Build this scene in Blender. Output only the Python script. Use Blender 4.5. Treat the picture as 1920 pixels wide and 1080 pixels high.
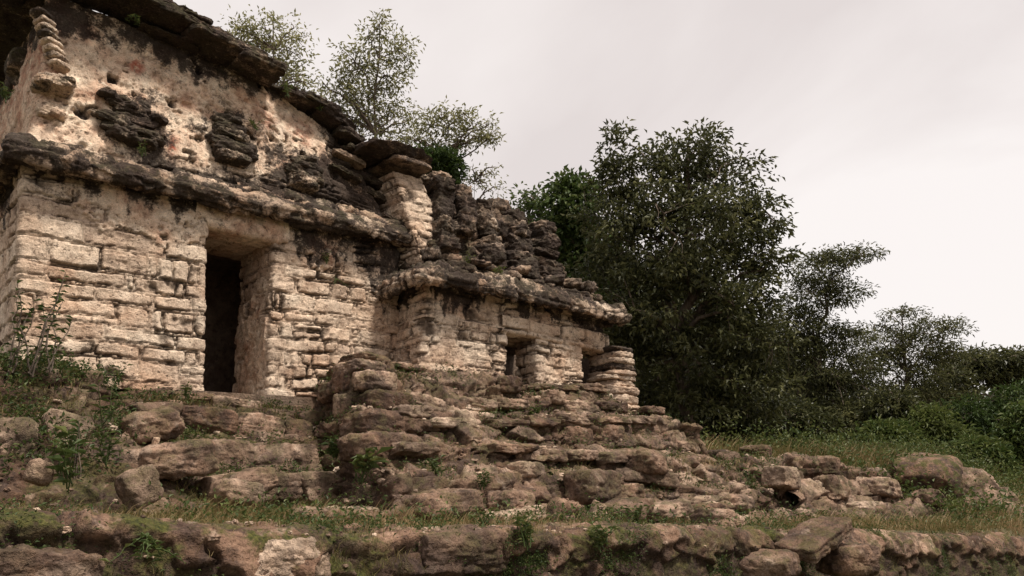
import bpy, math, random
import numpy as np
from mathutils import Matrix, Vector
R_ = math.radians
rng = np.random.default_rng(7)
C = bpy.context.scene.collection
for o in list(bpy.data.objects): bpy.data.objects.remove(o)

# ---------------------------------------------------------------- camera
F = 1492.0; YAW = R_(47.7); PITCH = R_(14.65); ROLL = R_(2.0)
EYE = np.array([0, 0, 1.6])
_fh = np.array([math.cos(YAW), math.sin(YAW), 0]); _r = np.array([math.sin(YAW), -math.cos(YAW), 0]); _z = np.array([0, 0, 1.0])
CF = _fh*math.cos(PITCH)+_z*math.sin(PITCH); _u = -_fh*math.sin(PITCH)+_z*math.cos(PITCH)
CR = _r*math.cos(ROLL)-_u*math.sin(ROLL); CU = _u*math.cos(ROLL)+_r*math.sin(ROLL)
cam = bpy.data.cameras.new('camera'); cam.lens = F/1920*36; cam.sensor_width = 36; cam.clip_end = 3000
camo = bpy.data.objects.new('camera', cam); C.objects.link(camo)
M = Matrix(((CR[0], CU[0], -CF[0], EYE[0]), (CR[1], CU[1], -CF[1], EYE[1]), (CR[2], CU[2], -CF[2], EYE[2]), (0, 0, 0, 1)))
camo.matrix_world = M
bpy.context.scene.camera = camo
# surveying helpers: sight lines of the photograph met with the known wall planes of the ruin
def ray(px, py): return CF*F+CR*(px-960)-CU*(py-540)
def onY(px, py, Y): d = ray(px, py); return EYE+d*(Y/d[1])
def onD(px, py, D): return EYE+ray(px, py)*(D/F)

# ---------------------------------------------------------------- world, sun, exposure
SUN_EL, SUN_AZ = R_(62), R_(-75)           # from the front right of the temples, behind thick cloud
w = bpy.data.worlds.new("World"); bpy.context.scene.world = w; w.use_nodes = True
nt = w.node_tree; N = nt.nodes; L = nt.links; N.clear()
out = N.new('ShaderNodeOutputWorld'); mix = N.new('ShaderNodeMixShader'); b1 = N.new('ShaderNodeBackground'); b2 = N.new('ShaderNodeBackground')
sky = N.new('ShaderNodeTexSky'); sky.sky_type = 'NISHITA'; sky.sun_disc = False; sky.sun_elevation = SUN_EL; sky.sun_rotation = R_(160)
b1.inputs[1].default_value = 0.1; L.new(sky.outputs[0], b1.inputs[0])
tc = N.new('ShaderNodeTexCoord'); mp = N.new('ShaderNodeMapping'); mp.inputs['Scale'].default_value = (1.3, 1.3, 2.6); mp.inputs['Rotation'].default_value = (0.25, 0.2, 0)
L.new(tc.outputs['Generated'], mp.inputs[0])
nz = N.new('ShaderNodeTexNoise'); nz.inputs['Scale'].default_value = 1.3; nz.inputs['Detail'].default_value = 7; nz.inputs['Roughness'].default_value = .5; nz.inputs['Distortion'].default_value = .5
L.new(mp.outputs[0], nz.inputs[0])
cr = N.new('ShaderNodeValToRGB'); e = cr.color_ramp.elements
e[0].position = .36; e[0].color = (.61, .552, .530, 1); e[1].position = .62; e[1].color = (.765, .715, .688, 1)
m_ = e.new(.5); m_.color = (.69, .635, .610, 1)
L.new(nz.outputs[0], cr.inputs[0])
sx = N.new('ShaderNodeSeparateXYZ'); L.new(tc.outputs['Generated'], sx.inputs[0])
zr = N.new('ShaderNodeMapRange'); zr.inputs[1].default_value = .62; zr.inputs[2].default_value = 1.0; zr.inputs[3].default_value = 1.0; zr.inputs[4].default_value = 1.5   # overcast: brighter overhead
L.new(sx.outputs[2], zr.inputs[0]); L.new(zr.outputs[0], b2.inputs[1]); L.new(cr.outputs[0], b2.inputs[0])
mix.inputs[0].default_value = .93; L.new(b1.outputs[0], mix.inputs[1]); L.new(b2.outputs[0], mix.inputs[2]); L.new(mix.outputs[0], out.inputs[0])
sl = bpy.data.lights.new('sun', 'SUN'); sl.energy = 4.0; sl.angle = R_(10); sl.color = (1, .93, .83)
so = bpy.data.objects.new('sun', sl); C.objects.link(so)
_sd = Vector((math.cos(SUN_EL)*math.cos(SUN_AZ), math.cos(SUN_EL)*math.sin(SUN_AZ), math.sin(SUN_EL)))
so.rotation_euler = _sd.to_track_quat('Z', 'Y').to_euler()
sc = bpy.context.scene
sc.view_settings.view_transform = 'Standard'; sc.view_settings.look = 'None'; sc.view_settings.gamma = 1; sc.view_settings.exposure = 0.42

# ---------------------------------------------------------------- noise
def _h(ix, iy, iz, s):
    n = (ix.astype(np.int64)*374761393+iy.astype(np.int64)*668265263+iz.astype(np.int64)*2147483647+s*974634777) & 0xffffffff
    n = ((n ^ (n >> 13))*1274126177) & 0xffffffff
    n = ((n ^ (n >> 16))*2246822519) & 0xffffffff
    return ((n ^ (n >> 15)) & 0xffffff)/float(0xffffff)
def h2(ix, iy, s=0): return _h(ix, iy, np.zeros_like(ix), s)
def n2(x, y, s=0):
    xi = np.floor(x); yi = np.floor(y); fx = x-xi; fy = y-yi; xi = xi.astype(np.int64); yi = yi.astype(np.int64)
    ux = fx*fx*fx*(fx*(fx*6-15)+10); uy = fy*fy*fy*(fy*(fy*6-15)+10)
    def g(a, b):
        t = h2(xi+a, yi+b, s)*6.28318
        return np.cos(t)*(fx-a)+np.sin(t)*(fy-b)
    A = g(0, 0)*(1-ux)+g(1, 0)*ux; B = g(0, 1)*(1-ux)+g(1, 1)*ux
    return (A*(1-uy)+B*uy)*1.4
def fbm(x, y, o=4, s=0, rough=.5):
    v = 0; a = 1; t = 0
    for k in range(o):
        v = v+a*n2(x+17.3*k, y-9.1*k, s+k); t += a; a *= rough; x = x*2.03; y = y*2.03
    return v/t*1.3
def n3(p, s=0):
    i = np.floor(p); f = p-i; i = i.astype(np.int64); u = f*f*(3-2*f); r = 0
    for a in (0, 1):
        for b in (0, 1):
            for c in (0, 1):
                r = r+_h(i[..., 0]+a, i[..., 1]+b, i[..., 2]+c, s)*(u[..., 0] if a else 1-u[..., 0])*(u[..., 1] if b else 1-u[..., 1])*(u[..., 2] if c else 1-u[..., 2])
    return r*2-1
def fbm3(p, o=3, s=0, rough=.5):
    v = 0; a = 1; t = 0
    for k in range(o): v = v+a*n3(p*(2.03**k)+k*7.7, s+k); t += a; a *= rough
    return v/t
def ss(a, b, x): t = np.clip((x-a)/(b-a), 0, 1); return t*t*(3-2*t)

# ---------------------------------------------------------------- stone patterns (height 0..1 and ids)
def ashlar(U, V, seed, hr=(.15, .28), wr=(.3, .8), rnd=.05, gap=.012, warp=.035, small=.22):
    r = np.random.default_rng(seed)
    Uw = U+warp*.7*fbm(U*1.1, V*2.2, 2, seed+5)+.012*n2(U*9, V*9, seed+6)
    Vw = V+warp*fbm(U*1.0, V*.7, 2, seed+7)+.014*n2(U*6, V*6, seed+8)
    b = [V.min()-.3]
    while b[-1] < V.max()+.3: b.append(b[-1]+r.uniform(*hr))
    b = np.array(b); k = np.clip(np.searchsorted(b, Vw)-1, 0, len(b)-2)
    v0 = b[k]; v1 = b[k+1]; u0 = np.zeros_like(U); u1 = np.zeros_like(U); j = np.zeros_like(k)
    lo, hi = Uw.min()-1, Uw.max()+1
    for kk in range(len(b)-1):
        m = k == kk
        if not m.any(): continue
        js = [lo-r.uniform(0, wr[1])]
        while js[-1] < hi: js.append(js[-1]+(r.uniform(wr[0], wr[1]) if r.random() > small else r.uniform(.09, .2)))
        js = np.array(js); q = np.clip(np.searchsorted(js, Uw[m])-1, 0, len(js)-2)
        u0[m] = js[q]; u1[m] = js[q+1]; j[m] = q
    idr = h2(k, j, seed); thin = (h2(k, j, seed+1) < .10) & ((v1-v0) > .17)     # some courses carry two thin stones
    vm = v0+(v1-v0)*(.35+.3*h2(k, j, seed+2)); up = Vw > vm
    v0 = np.where(thin & up, vm, v0); v1 = np.where(thin & ~up, vm, v1); idr = np.where(thin & up, (idr*7.3) % 1, idr)
    g = gap*(.3+1.5*h2(k, j, seed+3))+.012*np.clip(fbm(U*5, V*5, 3, seed+4)+.1, 0, 1)*1.6
    du = np.minimum(Uw-u0, u1-Uw)-g; dv = np.minimum(Vw-v0, v1-Vw)-g
    rr = np.minimum(rnd*(.35+.9*h2(k, j, seed+9)), .4*(v1-v0)); du = du+.006*fbm(U*16, V*16, 3, seed+14); dv = dv+.006*fbm(U*14, V*14, 3, seed+15)
    d = rr-np.hypot(np.maximum(rr-du, 0), np.maximum(rr-dv, 0)); d = np.where((du < 0) | (dv < 0), np.minimum(du, dv), d)
    p = np.clip(d/rr, 0, 1); prof = 1-(1-p)**2.4
    lu = (Uw-(u0+u1)/2)/(u1-u0+1e-6); lv = (Vw-(v0+v1)/2)/(v1-v0+1e-6)
    tilt = (h2(k, j, seed+11)-.5)*lu+(h2(k, j, seed+12)-.5)*lv
    return prof, idr, d, tilt
def voro(U, V, a, b, seed):
    x = U/a; y = V/b; xi = np.floor(x).astype(np.int64); yi = np.floor(y).astype(np.int64)
    F1 = np.full(U.shape, 9.); F2 = F1.copy(); idn = np.zeros(U.shape); lx = np.zeros(U.shape); ly = np.zeros(U.shape)
    for dx in (-1, 0, 1):
        for dy in (-1, 0, 1):
            cx = xi+dx; cy = yi+dy; px = cx+.12+.76*h2(cx, cy, seed); py = cy+.12+.76*h2(cx, cy, seed+1)
            ex = x-px; ey = y-py; d = (np.abs(ex)**3+np.abs(ey)**3)**(1/3.)*(.82+.36*h2(cx, cy, seed+2))
            m = d < F1; F2 = np.where(m, F1, np.minimum(F2, d)); F1 = np.where(m, d, F1)
            idn = np.where(m, h2(cx, cy, seed+3), idn); lx = np.where(m, ex, lx); ly = np.where(m, ey, ly)
    return F2-F1, idn, lx, ly
def rubble(U, V, seed, big=(.6, .34), small=(.2, .13), rnd=.28, keep=.7):
    Uw = U+.05*fbm(U*2, V*2, 3, seed+20); Vw = V+.05*fbm(U*2, V*2, 3, seed+30)
    e1, i1, x1, y1 = voro(Uw, Vw, big[0], big[1], seed)
    e2, i2, x2, y2 = voro(Uw, Vw, small[0], small[1], seed+50)
    def pf(e, g): p = np.clip((e-g)/(rnd*.6), 0, 1); return 1-(1-p)**2.4
    g1 = .05+.05*fbm(U*4, V*4, 2, seed+9)
    p1 = np.where(i1 < keep, pf(e1, g1), 0); p2 = pf(e2, .05)*.55
    use = p1 > p2*.8
    prof = np.where(use, p1, p2-.25); idr = np.where(use, (i1*5.7) % 1, i2)
    tilt = np.where(use, (h2((i1*9999).astype(int), (i1*77).astype(int), 1)-.5)*x1+(h2((i1*9999).astype(int), (i1*77).astype(int), 2)-.5)*y1, .4*(i2-.5)*x2)
    return prof, idr, (prof < .12).astype(float), tilt

def facet(U, V, a, b, seed, amt):
    e, i, x, y = voro(U+.03*n2(U*6, V*6, seed), V+.03*n2(U*6, V*6, seed+1), a, b, seed); k = (i*99991).astype(np.int64)
    return amt*((h2(k, k*3, 3)-.5)*x+(h2(k, k*5, 4)-.5)*y*1.4+.5*(i-.5))
# ---------------------------------------------------------------- mesh building
def link(name, me, parent=None):
    o = bpy.data.objects.new(name, me); C.objects.link(o)
    if parent is not None: o.parent = parent
    return o
def raw_mesh(name, V, faces_flat, sizes, mat, parent=None, attrs=None, smooth=True):
    me = bpy.data.meshes.new(name); V = np.asarray(V, dtype=np.float32)
    me.vertices.add(len(V)); me.vertices.foreach_set('co', V.ravel())
    ff = np.asarray(faces_flat, dtype=np.int32).ravel(); me.loops.add(len(ff)); me.loops.foreach_set('vertex_index', ff)
    sizes = np.asarray(sizes, dtype=np.int32); st = np.concatenate(([0], np.cumsum(sizes)[:-1])).astype(np.int32)
    me.polygons.add(len(sizes)); me.polygons.foreach_set('loop_start', st); me.polygons.foreach_set('loop_total', sizes)
    me.polygons.foreach_set('use_smooth', np.full(len(sizes), smooth))
    for k, v in (attrs or {}).items():
        a = me.attributes.new(k, 'FLOAT', 'POINT'); a.data.foreach_set('value', np.asarray(v, dtype=np.float32).ravel())
    me.update(calc_edges=True); me.materials.append(mat)
    return link(name, me, parent)
def tag(o, label=None, cat=None, group=None, kind=None):
    if label: o['label'] = label
    if cat: o['category'] = cat
    if group: o['group'] = group
    if kind: o['kind'] = kind
    return o
def empty(name, loc, label, cat, group=None):
    o = bpy.data.objects.new(name, None); C.objects.link(o); o.location = tuple(float(x) for x in loc); o.empty_display_size = .2
    bpy.context.view_layer.update()
    return tag(o, label, cat, group)
def adopt(o, parent):           # parts are modelled in world space; keep them there under their thing
    o.parent = parent; o.matrix_parent_inverse = Matrix.Translation(parent.location).inverted(); return o
def grid_normals(P):
    du = np.gradient(P, axis=0); dv = np.gradient(P, axis=1); n = np.cross(du, dv)
    return n/(np.linalg.norm(n, axis=2, keepdims=True)+1e-9)
def box_smooth(P, k, axis):
    if k < 1: return P
    pad = [(0, 0)]*P.ndim; pad[axis] = (k, k); Q = np.pad(P, pad, mode='edge' ); # reflect about the end keeps the edge in place
    idx = np.arange(P.shape[axis])
    cs = np.cumsum(Q, axis=axis); z = np.zeros_like(np.take(cs, [0], axis=axis)); cs = np.concatenate([z, cs], axis=axis)
    return (np.take(cs, idx+2*k+1, axis=axis)-np.take(cs, idx, axis=axis))/(2*k+1)
def loft(rows, du, dv, su=.05, sv=.02):
    """rows: list of polylines of equal point count -> dense grid P[nu,nv,3], U, V in metres"""
    Rw = np.array(rows, dtype=float)          # r,k,3
    r, k, _ = Rw.shape
    sl_ = np.linalg.norm(np.diff(Rw, axis=1), axis=2).mean(0); tu = [0]; 
    cols = []
    for i in range(k-1):
        n = max(2, int(sl_[i]/du)); t = np.arange(n)/n
        cols.append(Rw[:, i:i+1]*(1-t)[None, :, None]+Rw[:, i+1:i+2]*t[None, :, None])
    cols.append(Rw[:, -1:]); G = np.concatenate(cols, axis=1)       # r,nu,3
    rl = np.linalg.norm(np.diff(G, axis=0), axis=2).mean(1); rr = []
    for i in range(r-1):
        n = max(2, int(rl[i]/dv)); t = np.arange(n)/n
        rr.append(G[i][None]*(1-t)[:, None, None]+G[i+1][None]*t[:, None, None])
    rr.append(G[-1:]); G = np.concatenate(rr, axis=0).transpose(1, 0, 2)    # nu,nv,3
    for _i in range(2): G = box_smooth(G, int(su/du/2), 0); G = box_smooth(G, int(sv/dv/2), 1)
    ul = np.concatenate(([0], np.cumsum(np.linalg.norm(np.diff(G, axis=0), axis=2).mean(1))))
    vl = np.concatenate(([0], np.cumsum(np.linalg.norm(np.diff(G, axis=1), axis=2).mean(0))))
    U, V = np.meshgrid(ul, vl, indexing='ij')
    return G, U, V
SURF = {}
def sheet(name, G, U, V, style, mat, parent=None, keep=None, thick=0.0):
    n = grid_normals(G); disp, at = style(U, V, G)
    P = G+n*disp[..., None]; nu, nv = U.shape
    idx = np.arange(nu*nv).reshape(nu, nv)
    q = np.stack([idx[:-1, :-1], idx[1:, :-1], idx[1:, 1:], idx[:-1, 1:]], axis=-1).reshape(-1, 4)
    me_at = {k_: np.broadcast_to(v_, U.shape).ravel() for k_, v_ in at.items()}
    o = raw_mesh(name, P.reshape(-1, 3), q, np.full(len(q), 4), mat, None, me_at)
    if parent is not None: adopt(o, parent)
    if keep: SURF[keep] = (P, grid_normals(P), at)
    return o

# cube-sphere rock
_cs = {}
def cubesphere(n):
    if n in _cs: return _cs[n]
    vs = {}; V = []; Q = []
    def vid(p):
        k_ = tuple(int(x) for x in p)
        if k_ not in vs: vs[k_] = len(V); V.append(p)
        return vs[k_]
    for ax in range(3):
        for s in (0, n):
            a, b = [(1, 2), (2, 0), (0, 1)][ax]
            for i in range(n):
                for j in range(n):
                    c = []
                    for (x, y) in ((i, j), (i+1, j), (i+1, j+1), (i, j+1)):
                        p = [0, 0, 0]; p[ax] = s; p[a] = x; p[b] = y; c.append(vid(p))
                    Q.append(c if s else c[::-1])
    V = np.array(V, dtype=float)/n*2-1; _cs[n] = (V, np.array(Q)); return _cs[n]
def rock_geo(center, dims, rot=(0, 0, 0), seed=0, n=14, box=5, rough=.05, cuts=5, low=.12):
    V, Q = cubesphere(n); r = np.random.default_rng(seed); c = np.tan(V*math.pi/4)
    d = (np.abs(c)**box).sum(1)**(1/box); S = c/d[:, None]
    dims = np.array(dims)*.5
    for k in range(cuts):                         # chipped facets
        nn = r.normal(size=3); nn /= np.linalg.norm(nn); lim = np.abs(nn).sum()*r.uniform(.62, .86)
        t = S@nn-lim; S = S-np.maximum(t, 0)[:, None]*nn*.97
    m = float(np.mean(dims)); off = r.uniform(0, 50, 3)
    W = S*dims; nr = S/np.linalg.norm(S, axis=1, keepdims=True)
    ck = 1-ss(0, .07, np.abs(fbm3(W/m*1.2+off*2, 3, seed+9, .55))); lay = fbm3(W/m*np.array([.7, .7, 7.])+off*3, 2, seed+12, .6)
    W = W+nr*(-.07*min(m, .3)*ck+.05*min(m, .3)*lay)[:, None]
    W = W+nr*(fbm3(W/m*.9+off, 2, seed)*low*m*.75)[:, None]+nr*(fbm3(W/m*3.5+off, 4, seed+5, .6)*rough*min(m, .35)*1.6)[:, None]
    E_ = np.array(Matrix.Rotation(rot[2], 3, 'Z') @ Matrix.Rotation(rot[1], 3, 'Y') @ Matrix.Rotation(rot[0], 3, 'X'))
    return W@E_.T+np.array(center), Q
def rocks(name, lst, mat, parent=None, seed=0, at=None, local=False):
    """lst of dicts for rock_geo -> one mesh"""
    Vs = []; Qs = []; T = []; o_ = 0; extra = {}
    for i, d in enumerate(lst):
        d = dict(d); a_ = d.pop('at', {}); v, q = rock_geo(seed=d.pop('seed', seed*100+i), **d)
        Vs.append(v); Qs.append(q+o_); o_ += len(v); T.append(np.full(len(v), (i*.377+seed*.13) % 1))
        for k_ in set(a_) | set(at or {}): extra.setdefault(k_, {})[i] = a_.get(k_, (at or {}).get(k_, 0))
    Vv = np.concatenate(Vs); Qq = np.concatenate(Qs); nz1 = fbm3(Vv*2.6, 4, 71, .6); nz2 = fbm3(Vv*2.1+9, 4, 72, .6); at2 = {'tint': np.concatenate(T)}
    for k_, dct in extra.items(): at2[k_] = np.concatenate([np.full(len(Vs[i]), dct.get(i, 0.0)) for i in range(len(Vs))])
    for k_, v_ in (at or {}).items():
        if k_ not in at2: at2[k_] = np.full(len(Vv), v_)
    ag = at2.get('age', np.zeros(len(Vv))); at2['dirt'] = np.clip(at2.get('dirt', 0)+ss(.0, .45, nz1)*(.25+.65*ag), 0, 1)
    at2['stain'] = at2.get('stain', np.zeros(len(Vv)))+.45*nz2*(.4+.6*ag)+.08*ag
    if local is not False: Vv = Vv-np.array(local)
    o = raw_mesh(name, Vv, Qq, np.full(len(Qq), 4), mat, None, at2)
    if local is not False: o.location = tuple(float(x) for x in local)
    if parent is not None: adopt(o, parent)
    return o
def box(name, lo, hi, mat, parent=None):
    lo = np.array(lo, float); hi = np.array(hi, float)
    V = np.array([[(hi if (i >> a) & 1 else lo)[a] for a in range(3)] for i in range(8)])
    Q = [[0, 2, 3, 1], [4, 5, 7, 6], [0, 1, 5, 4], [2, 6, 7, 3], [0, 4, 6, 2], [1, 3, 7, 5]]
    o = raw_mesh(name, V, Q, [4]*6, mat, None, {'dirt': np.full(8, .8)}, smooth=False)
    if parent is not None: adopt(o, parent)
    return o

# ---------------------------------------------------------------- materials
def mat_new(name):
    m = bpy.data.materials.new(name); m.use_nodes = True; t = m.node_tree; t.nodes.clear(); return m, t.nodes, t.links
def stone_mat(name, scale=1.0):
    m, N, L = mat_new(name)
    o = N.new('ShaderNodeOutputMaterial'); b = N.new('ShaderNodeBsdfPrincipled'); L.new(b.outputs[0], o.inputs[0])
    g = N.new('ShaderNodeNewGeometry')
    def att(n_): a = N.new('ShaderNodeAttribute'); a.attribute_name = n_; return a.outputs['Fac']
    def noise(sc_, det=5, ro=.55, w_=None, dist=0):
        t = N.new('ShaderNodeTexNoise'); t.inputs['Scale'].default_value = sc_*scale; t.inputs['Detail'].default_value = det; t.inputs['Roughness'].default_value = ro
        t.inputs['Distortion'].default_value = dist; L.new(w_ or g.outputs['Position'], t.inputs['Vector']); return t.outputs[0]
    def math_(op, a, b_=None, c=None):
        n_ = N.new('ShaderNodeMath'); n_.operation = op
        for i, x in enumerate((a, b_, c)):
            if x is None: continue
            if isinstance(x, (int, float)): n_.inputs[i].default_value = x
            else: L.new(x, n_.inputs[i])
        return n_.outputs[0]
    def mr(x, a, b_, c=0., d=1.):
        n_ = N.new('ShaderNodeMapRange'); n_.inputs[1].default_value = a; n_.inputs[2].default_value = b_; n_.inputs[3].default_value = c; n_.inputs[4].default_value = d
        n_.interpolation_type = 'SMOOTHSTEP'; L.new(x, n_.inputs[0]); return n_.outputs[0]
    def ramp(x, *st):
        n_ = N.new('ShaderNodeValToRGB'); el = n_.color_ramp.elements
        el[0].position = st[0][0]; el[0].color = (*st[0][1], 1); el[1].position = st[-1][0]; el[1].color = (*st[-1][1], 1)
        for p, c in st[1:-1]: q = el.new(p); q.color = (*c, 1)
        L.new(x, n_.inputs[0]); return n_.outputs[0]
    def mx(f, a, c, mode='MIX'):
        n_ = N.new('ShaderNodeMix'); n_.data_type = 'RGBA'; n_.blend_type = mode
        for i, x in ((0, f), (6, a), (7, c)):
            if isinstance(x, (int, float)): n_.inputs[i].default_value = x
            elif isinstance(x, tuple): n_.inputs[i].default_value = (*x, 1)
            else: L.new(x, n_.inputs[i])
        return n_.outputs[2]
    big = noise(1.7, 4); med = noise(7, 6, .62); fin = noise(38, 4, .65); sp = noise(90, 2, .7)
    tint = att('tint')
    f = math_('ADD', math_('MULTIPLY', tint, .45), math_('MULTIPLY', med, .62))
    cream = ramp(f, (.2, (.29, .17, .115)), (.42, (.51, .36, .255)), (.6, (.66, .51, .385)), (.85, (.78, .66, .53)))
    warm = ramp(big, (.35, (.70, .60, .50)), (.5, (.62, .50, .40)), (.66, (.57, .38, .27)))
    cream = mx(.5, cream, warm)
    brown = ramp(f, (.2, (.042, .021, .014)), (.42, (.115, .064, .042)), (.6, (.23, .138, .094)), (.8, (.46, .33, .25)))
    lich = mr(noise(5, 5, .7, dist=.6), .54, .66)
    brown = mx(math_('MULTIPLY', lich, .55), brown, (.36, .28, .225))
    col = mx(att('age'), cream, brown)
    plf = math_('MULTIPLY', att('plaster'), 1.0)
    plc = ramp(noise(3, 7, .65), (.32, (.44, .26, .18)), (.46, (.66, .49, .37)), (.6, (.76, .63, .50)), (.75, (.68, .57, .49)))
    col = mx(plf, col, plc)
    redf = math_('MULTIPLY', att('red'), mr(noise(11, 4), .4, .55)); col = mx(redf, col, (.30, .055, .028))
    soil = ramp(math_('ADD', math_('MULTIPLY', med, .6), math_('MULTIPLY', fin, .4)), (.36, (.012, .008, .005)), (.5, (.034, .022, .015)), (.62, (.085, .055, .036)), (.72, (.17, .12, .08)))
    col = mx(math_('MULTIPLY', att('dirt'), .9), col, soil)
    # black algae crust
    st = math_('ADD', att('stain'), math_('MULTIPLY', math_('SUBTRACT', math_('ADD', math_('MULTIPLY', med, .6), math_('MULTIPLY', fin, .4)), .5), 2.4))
    st = mr(st, .38, .78)
    blk = ramp(fin, (.33, (.006, .004, .0035)), (.52, (.014, .010, .009)), (.62, (.045, .033, .028)), (.74, (.13, .10, .085)))
    col = mx(math_('MULTIPLY', st, mr(att('stain'), .02, .2, 0, .93)), col, blk)
    mot = noise(9, 7, .72, dist=.4); mot2 = noise(3.1, 6, .68)
    col = mx(.9, col, ramp(mot, (.34, (.42, .37, .34)), (.47, (.86, .83, .80)), (.56, (1.08, 1.06, 1.03)), (.68, (1.38, 1.34, 1.28))), 'MULTIPLY')
    grm = math_('MULTIPLY', mr(math_('ADD', math_('MULTIPLY', mot2, .65), math_('MULTIPLY', mot, .35)), .465, .57), math_('ADD', math_('MULTIPLY', att('age'), .8), .08))
    col = mx(grm, col, ramp(fin, (.35, (.016, .010, .008)), (.65, (.072, .047, .038))))
    # moss on what faces up
    sz = N.new('ShaderNodeSeparateXYZ'); L.new(g.outputs['Normal'], sz.inputs[0])
    mo = math_('MULTIPLY', math_('MULTIPLY', att('moss'), mr(noise(4, 6, .7), .44, .58)), mr(sz.outputs[2], -.3, .6, .35, 1))
    col = mx(mo, col, ramp(fin, (.35, (.022, .026, .007)), (.7, (.10, .095, .025))))
    col = mx(.55, col, ramp(sp, (.35, (.55, .53, .51)), (.5, (1, 1, 1)), (.68, (1.28, 1.26, 1.22))), 'MULTIPLY')
    pit = mr(noise(22, 3, .5), .30, .40); col = mx(math_('MULTIPLY', math_('SUBTRACT', 1., pit), .6), col, (.06, .038, .028))
    L.new(col, b.inputs['Base Color']); b.inputs['Roughness'].default_value = .93; b.inputs['Specular IOR Level'].default_value = .2
    bu = N.new('ShaderNodeBump'); bu.inputs['Strength'].default_value = .9; bu.inputs['Distance'].default_value = .03
    hgt = math_('ADD', math_('ADD', math_('MULTIPLY', math_('ADD', fin, mot), .7), math_('MULTIPLY', sp, .35)), math_('MULTIPLY', pit, .35))
    L.new(hgt, bu.inputs['Height']); L.new(bu.outputs[0], b.inputs['Normal'])
    return m
STONE = stone_mat('weathered limestone')
def leaf_mat(name, c0, c1, c2, trans=.35, rough=.55):
    m, N, L = mat_new(name); o = N.new('ShaderNodeOutputMaterial'); b = N.new('ShaderNodeBsdfPrincipled'); a = N.new('ShaderNodeAttribute'); a.attribute_name = 'tint'
    rp = N.new('ShaderNodeValToRGB'); el = rp.color_ramp.elements; el[0].position = 0; el[0].color = (*c0, 1); el[1].position = 1; el[1].color = (*c2, 1); q = el.new(.5); q.color = (*c1, 1)
    L.new(a.outputs['Fac'], rp.inputs[0]); L.new(rp.outputs[0], b.inputs['Base Color']); b.inputs['Roughness'].default_value = rough; b.inputs['Specular IOR Level'].default_value = .3
    t = N.new('ShaderNodeBsdfTranslucent'); L.new(rp.outputs[0], t.inputs[0]); mm = N.new('ShaderNodeMixShader'); mm.inputs[0].default_value = trans
    L.new(b.outputs[0], mm.inputs[1]); L.new(t.outputs[0], mm.inputs[2]); L.new(mm.outputs[0], o.inputs[0]); return m
LEAF_DARK = leaf_mat('dark tree leaf', (.022, .026, .009), (.066, .070, .025), (.17, .165, .07), .34, .45)
LEAF_OLIVE = leaf_mat('olive tree leaf', (.09, .09, .034), (.19, .185, .08), (.33, .31, .15), .5)
LEAF_GREEN = leaf_mat('green tree leaf', (.025, .045, .010), (.055, .085, .020), (.11, .13, .035), .3)
LEAF_WEED = leaf_mat('weed leaf', (.025, .045, .012), (.06, .085, .022), (.13, .14, .04), .3)
GRASS = leaf_mat('grass blade', (.055, .070, .018), (.15, .125, .042), (.30, .205, .105), .3)
def bark_mat():
    m, N, L = mat_new('bark'); o = N.new('ShaderNodeOutputMaterial'); b = N.new('ShaderNodeBsdfPrincipled'); L.new(b.outputs[0], o.inputs[0])
    t = N.new('ShaderNodeTexNoise'); t.inputs['Scale'].default_value = 6; t.inputs['Detail'].default_value = 6; g = N.new('ShaderNodeNewGeometry'); mp_ = N.new('ShaderNodeMapping'); mp_.inputs['Scale'].default_value = (3, 3, .6)
    L.new(g.outputs['Position'], mp_.inputs[0]); L.new(mp_.outputs[0], t.inputs[0]); r = N.new('ShaderNodeValToRGB'); r.color_ramp.elements[0].color = (.06, .042, .03, 1); r.color_ramp.elements[0].position = .35
    r.color_ramp.elements[1].color = (.21, .16, .12, 1); r.color_ramp.elements[1].position = .7; L.new(t.outputs[0], r.inputs[0]); L.new(r.outputs[0], b.inputs['Base Color']); b.inputs['Roughness'].default_value = .9
    bu = N.new('ShaderNodeBump'); bu.inputs['Distance'].default_value = .03; L.new(t.outputs[0], bu.inputs['Height']); L.new(bu.outputs[0], b.inputs['Normal']); return m
BARK = bark_mat()
def soil_mat():
    m, N, L = mat_new('soil and litter'); o = N.new('ShaderNodeOutputMaterial'); b = N.new('ShaderNodeBsdfPrincipled'); L.new(b.outputs[0], o.inputs[0])
    g = N.new('ShaderNodeNewGeometry'); t = N.new('ShaderNodeTexNoise'); t.inputs['Scale'].default_value = 2.2; t.inputs['Detail'].default_value = 9; t.inputs['Roughness'].default_value = .68; L.new(g.outputs['Position'], t.inputs[0])
    r = N.new('ShaderNodeValToRGB'); el = r.color_ramp.elements; el[0].position = .35; el[0].color = (.035, .024, .014, 1); el[1].position = .7; el[1].color = (.16, .115, .06, 1); q = el.new(.52); q.color = (.075, .065, .025, 1)
    L.new(t.outputs[0], r.inputs[0]); L.new(r.outputs[0], b.inputs['Base Color']); b.inputs['Roughness'].default_value = .95
    bu = N.new('ShaderNodeBump'); bu.inputs['Distance'].default_value = .04; L.new(t.outputs[0], bu.inputs['Height']); L.new(bu.outputs[0], b.inputs['Normal']); return m
SOIL = soil_mat()
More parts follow.
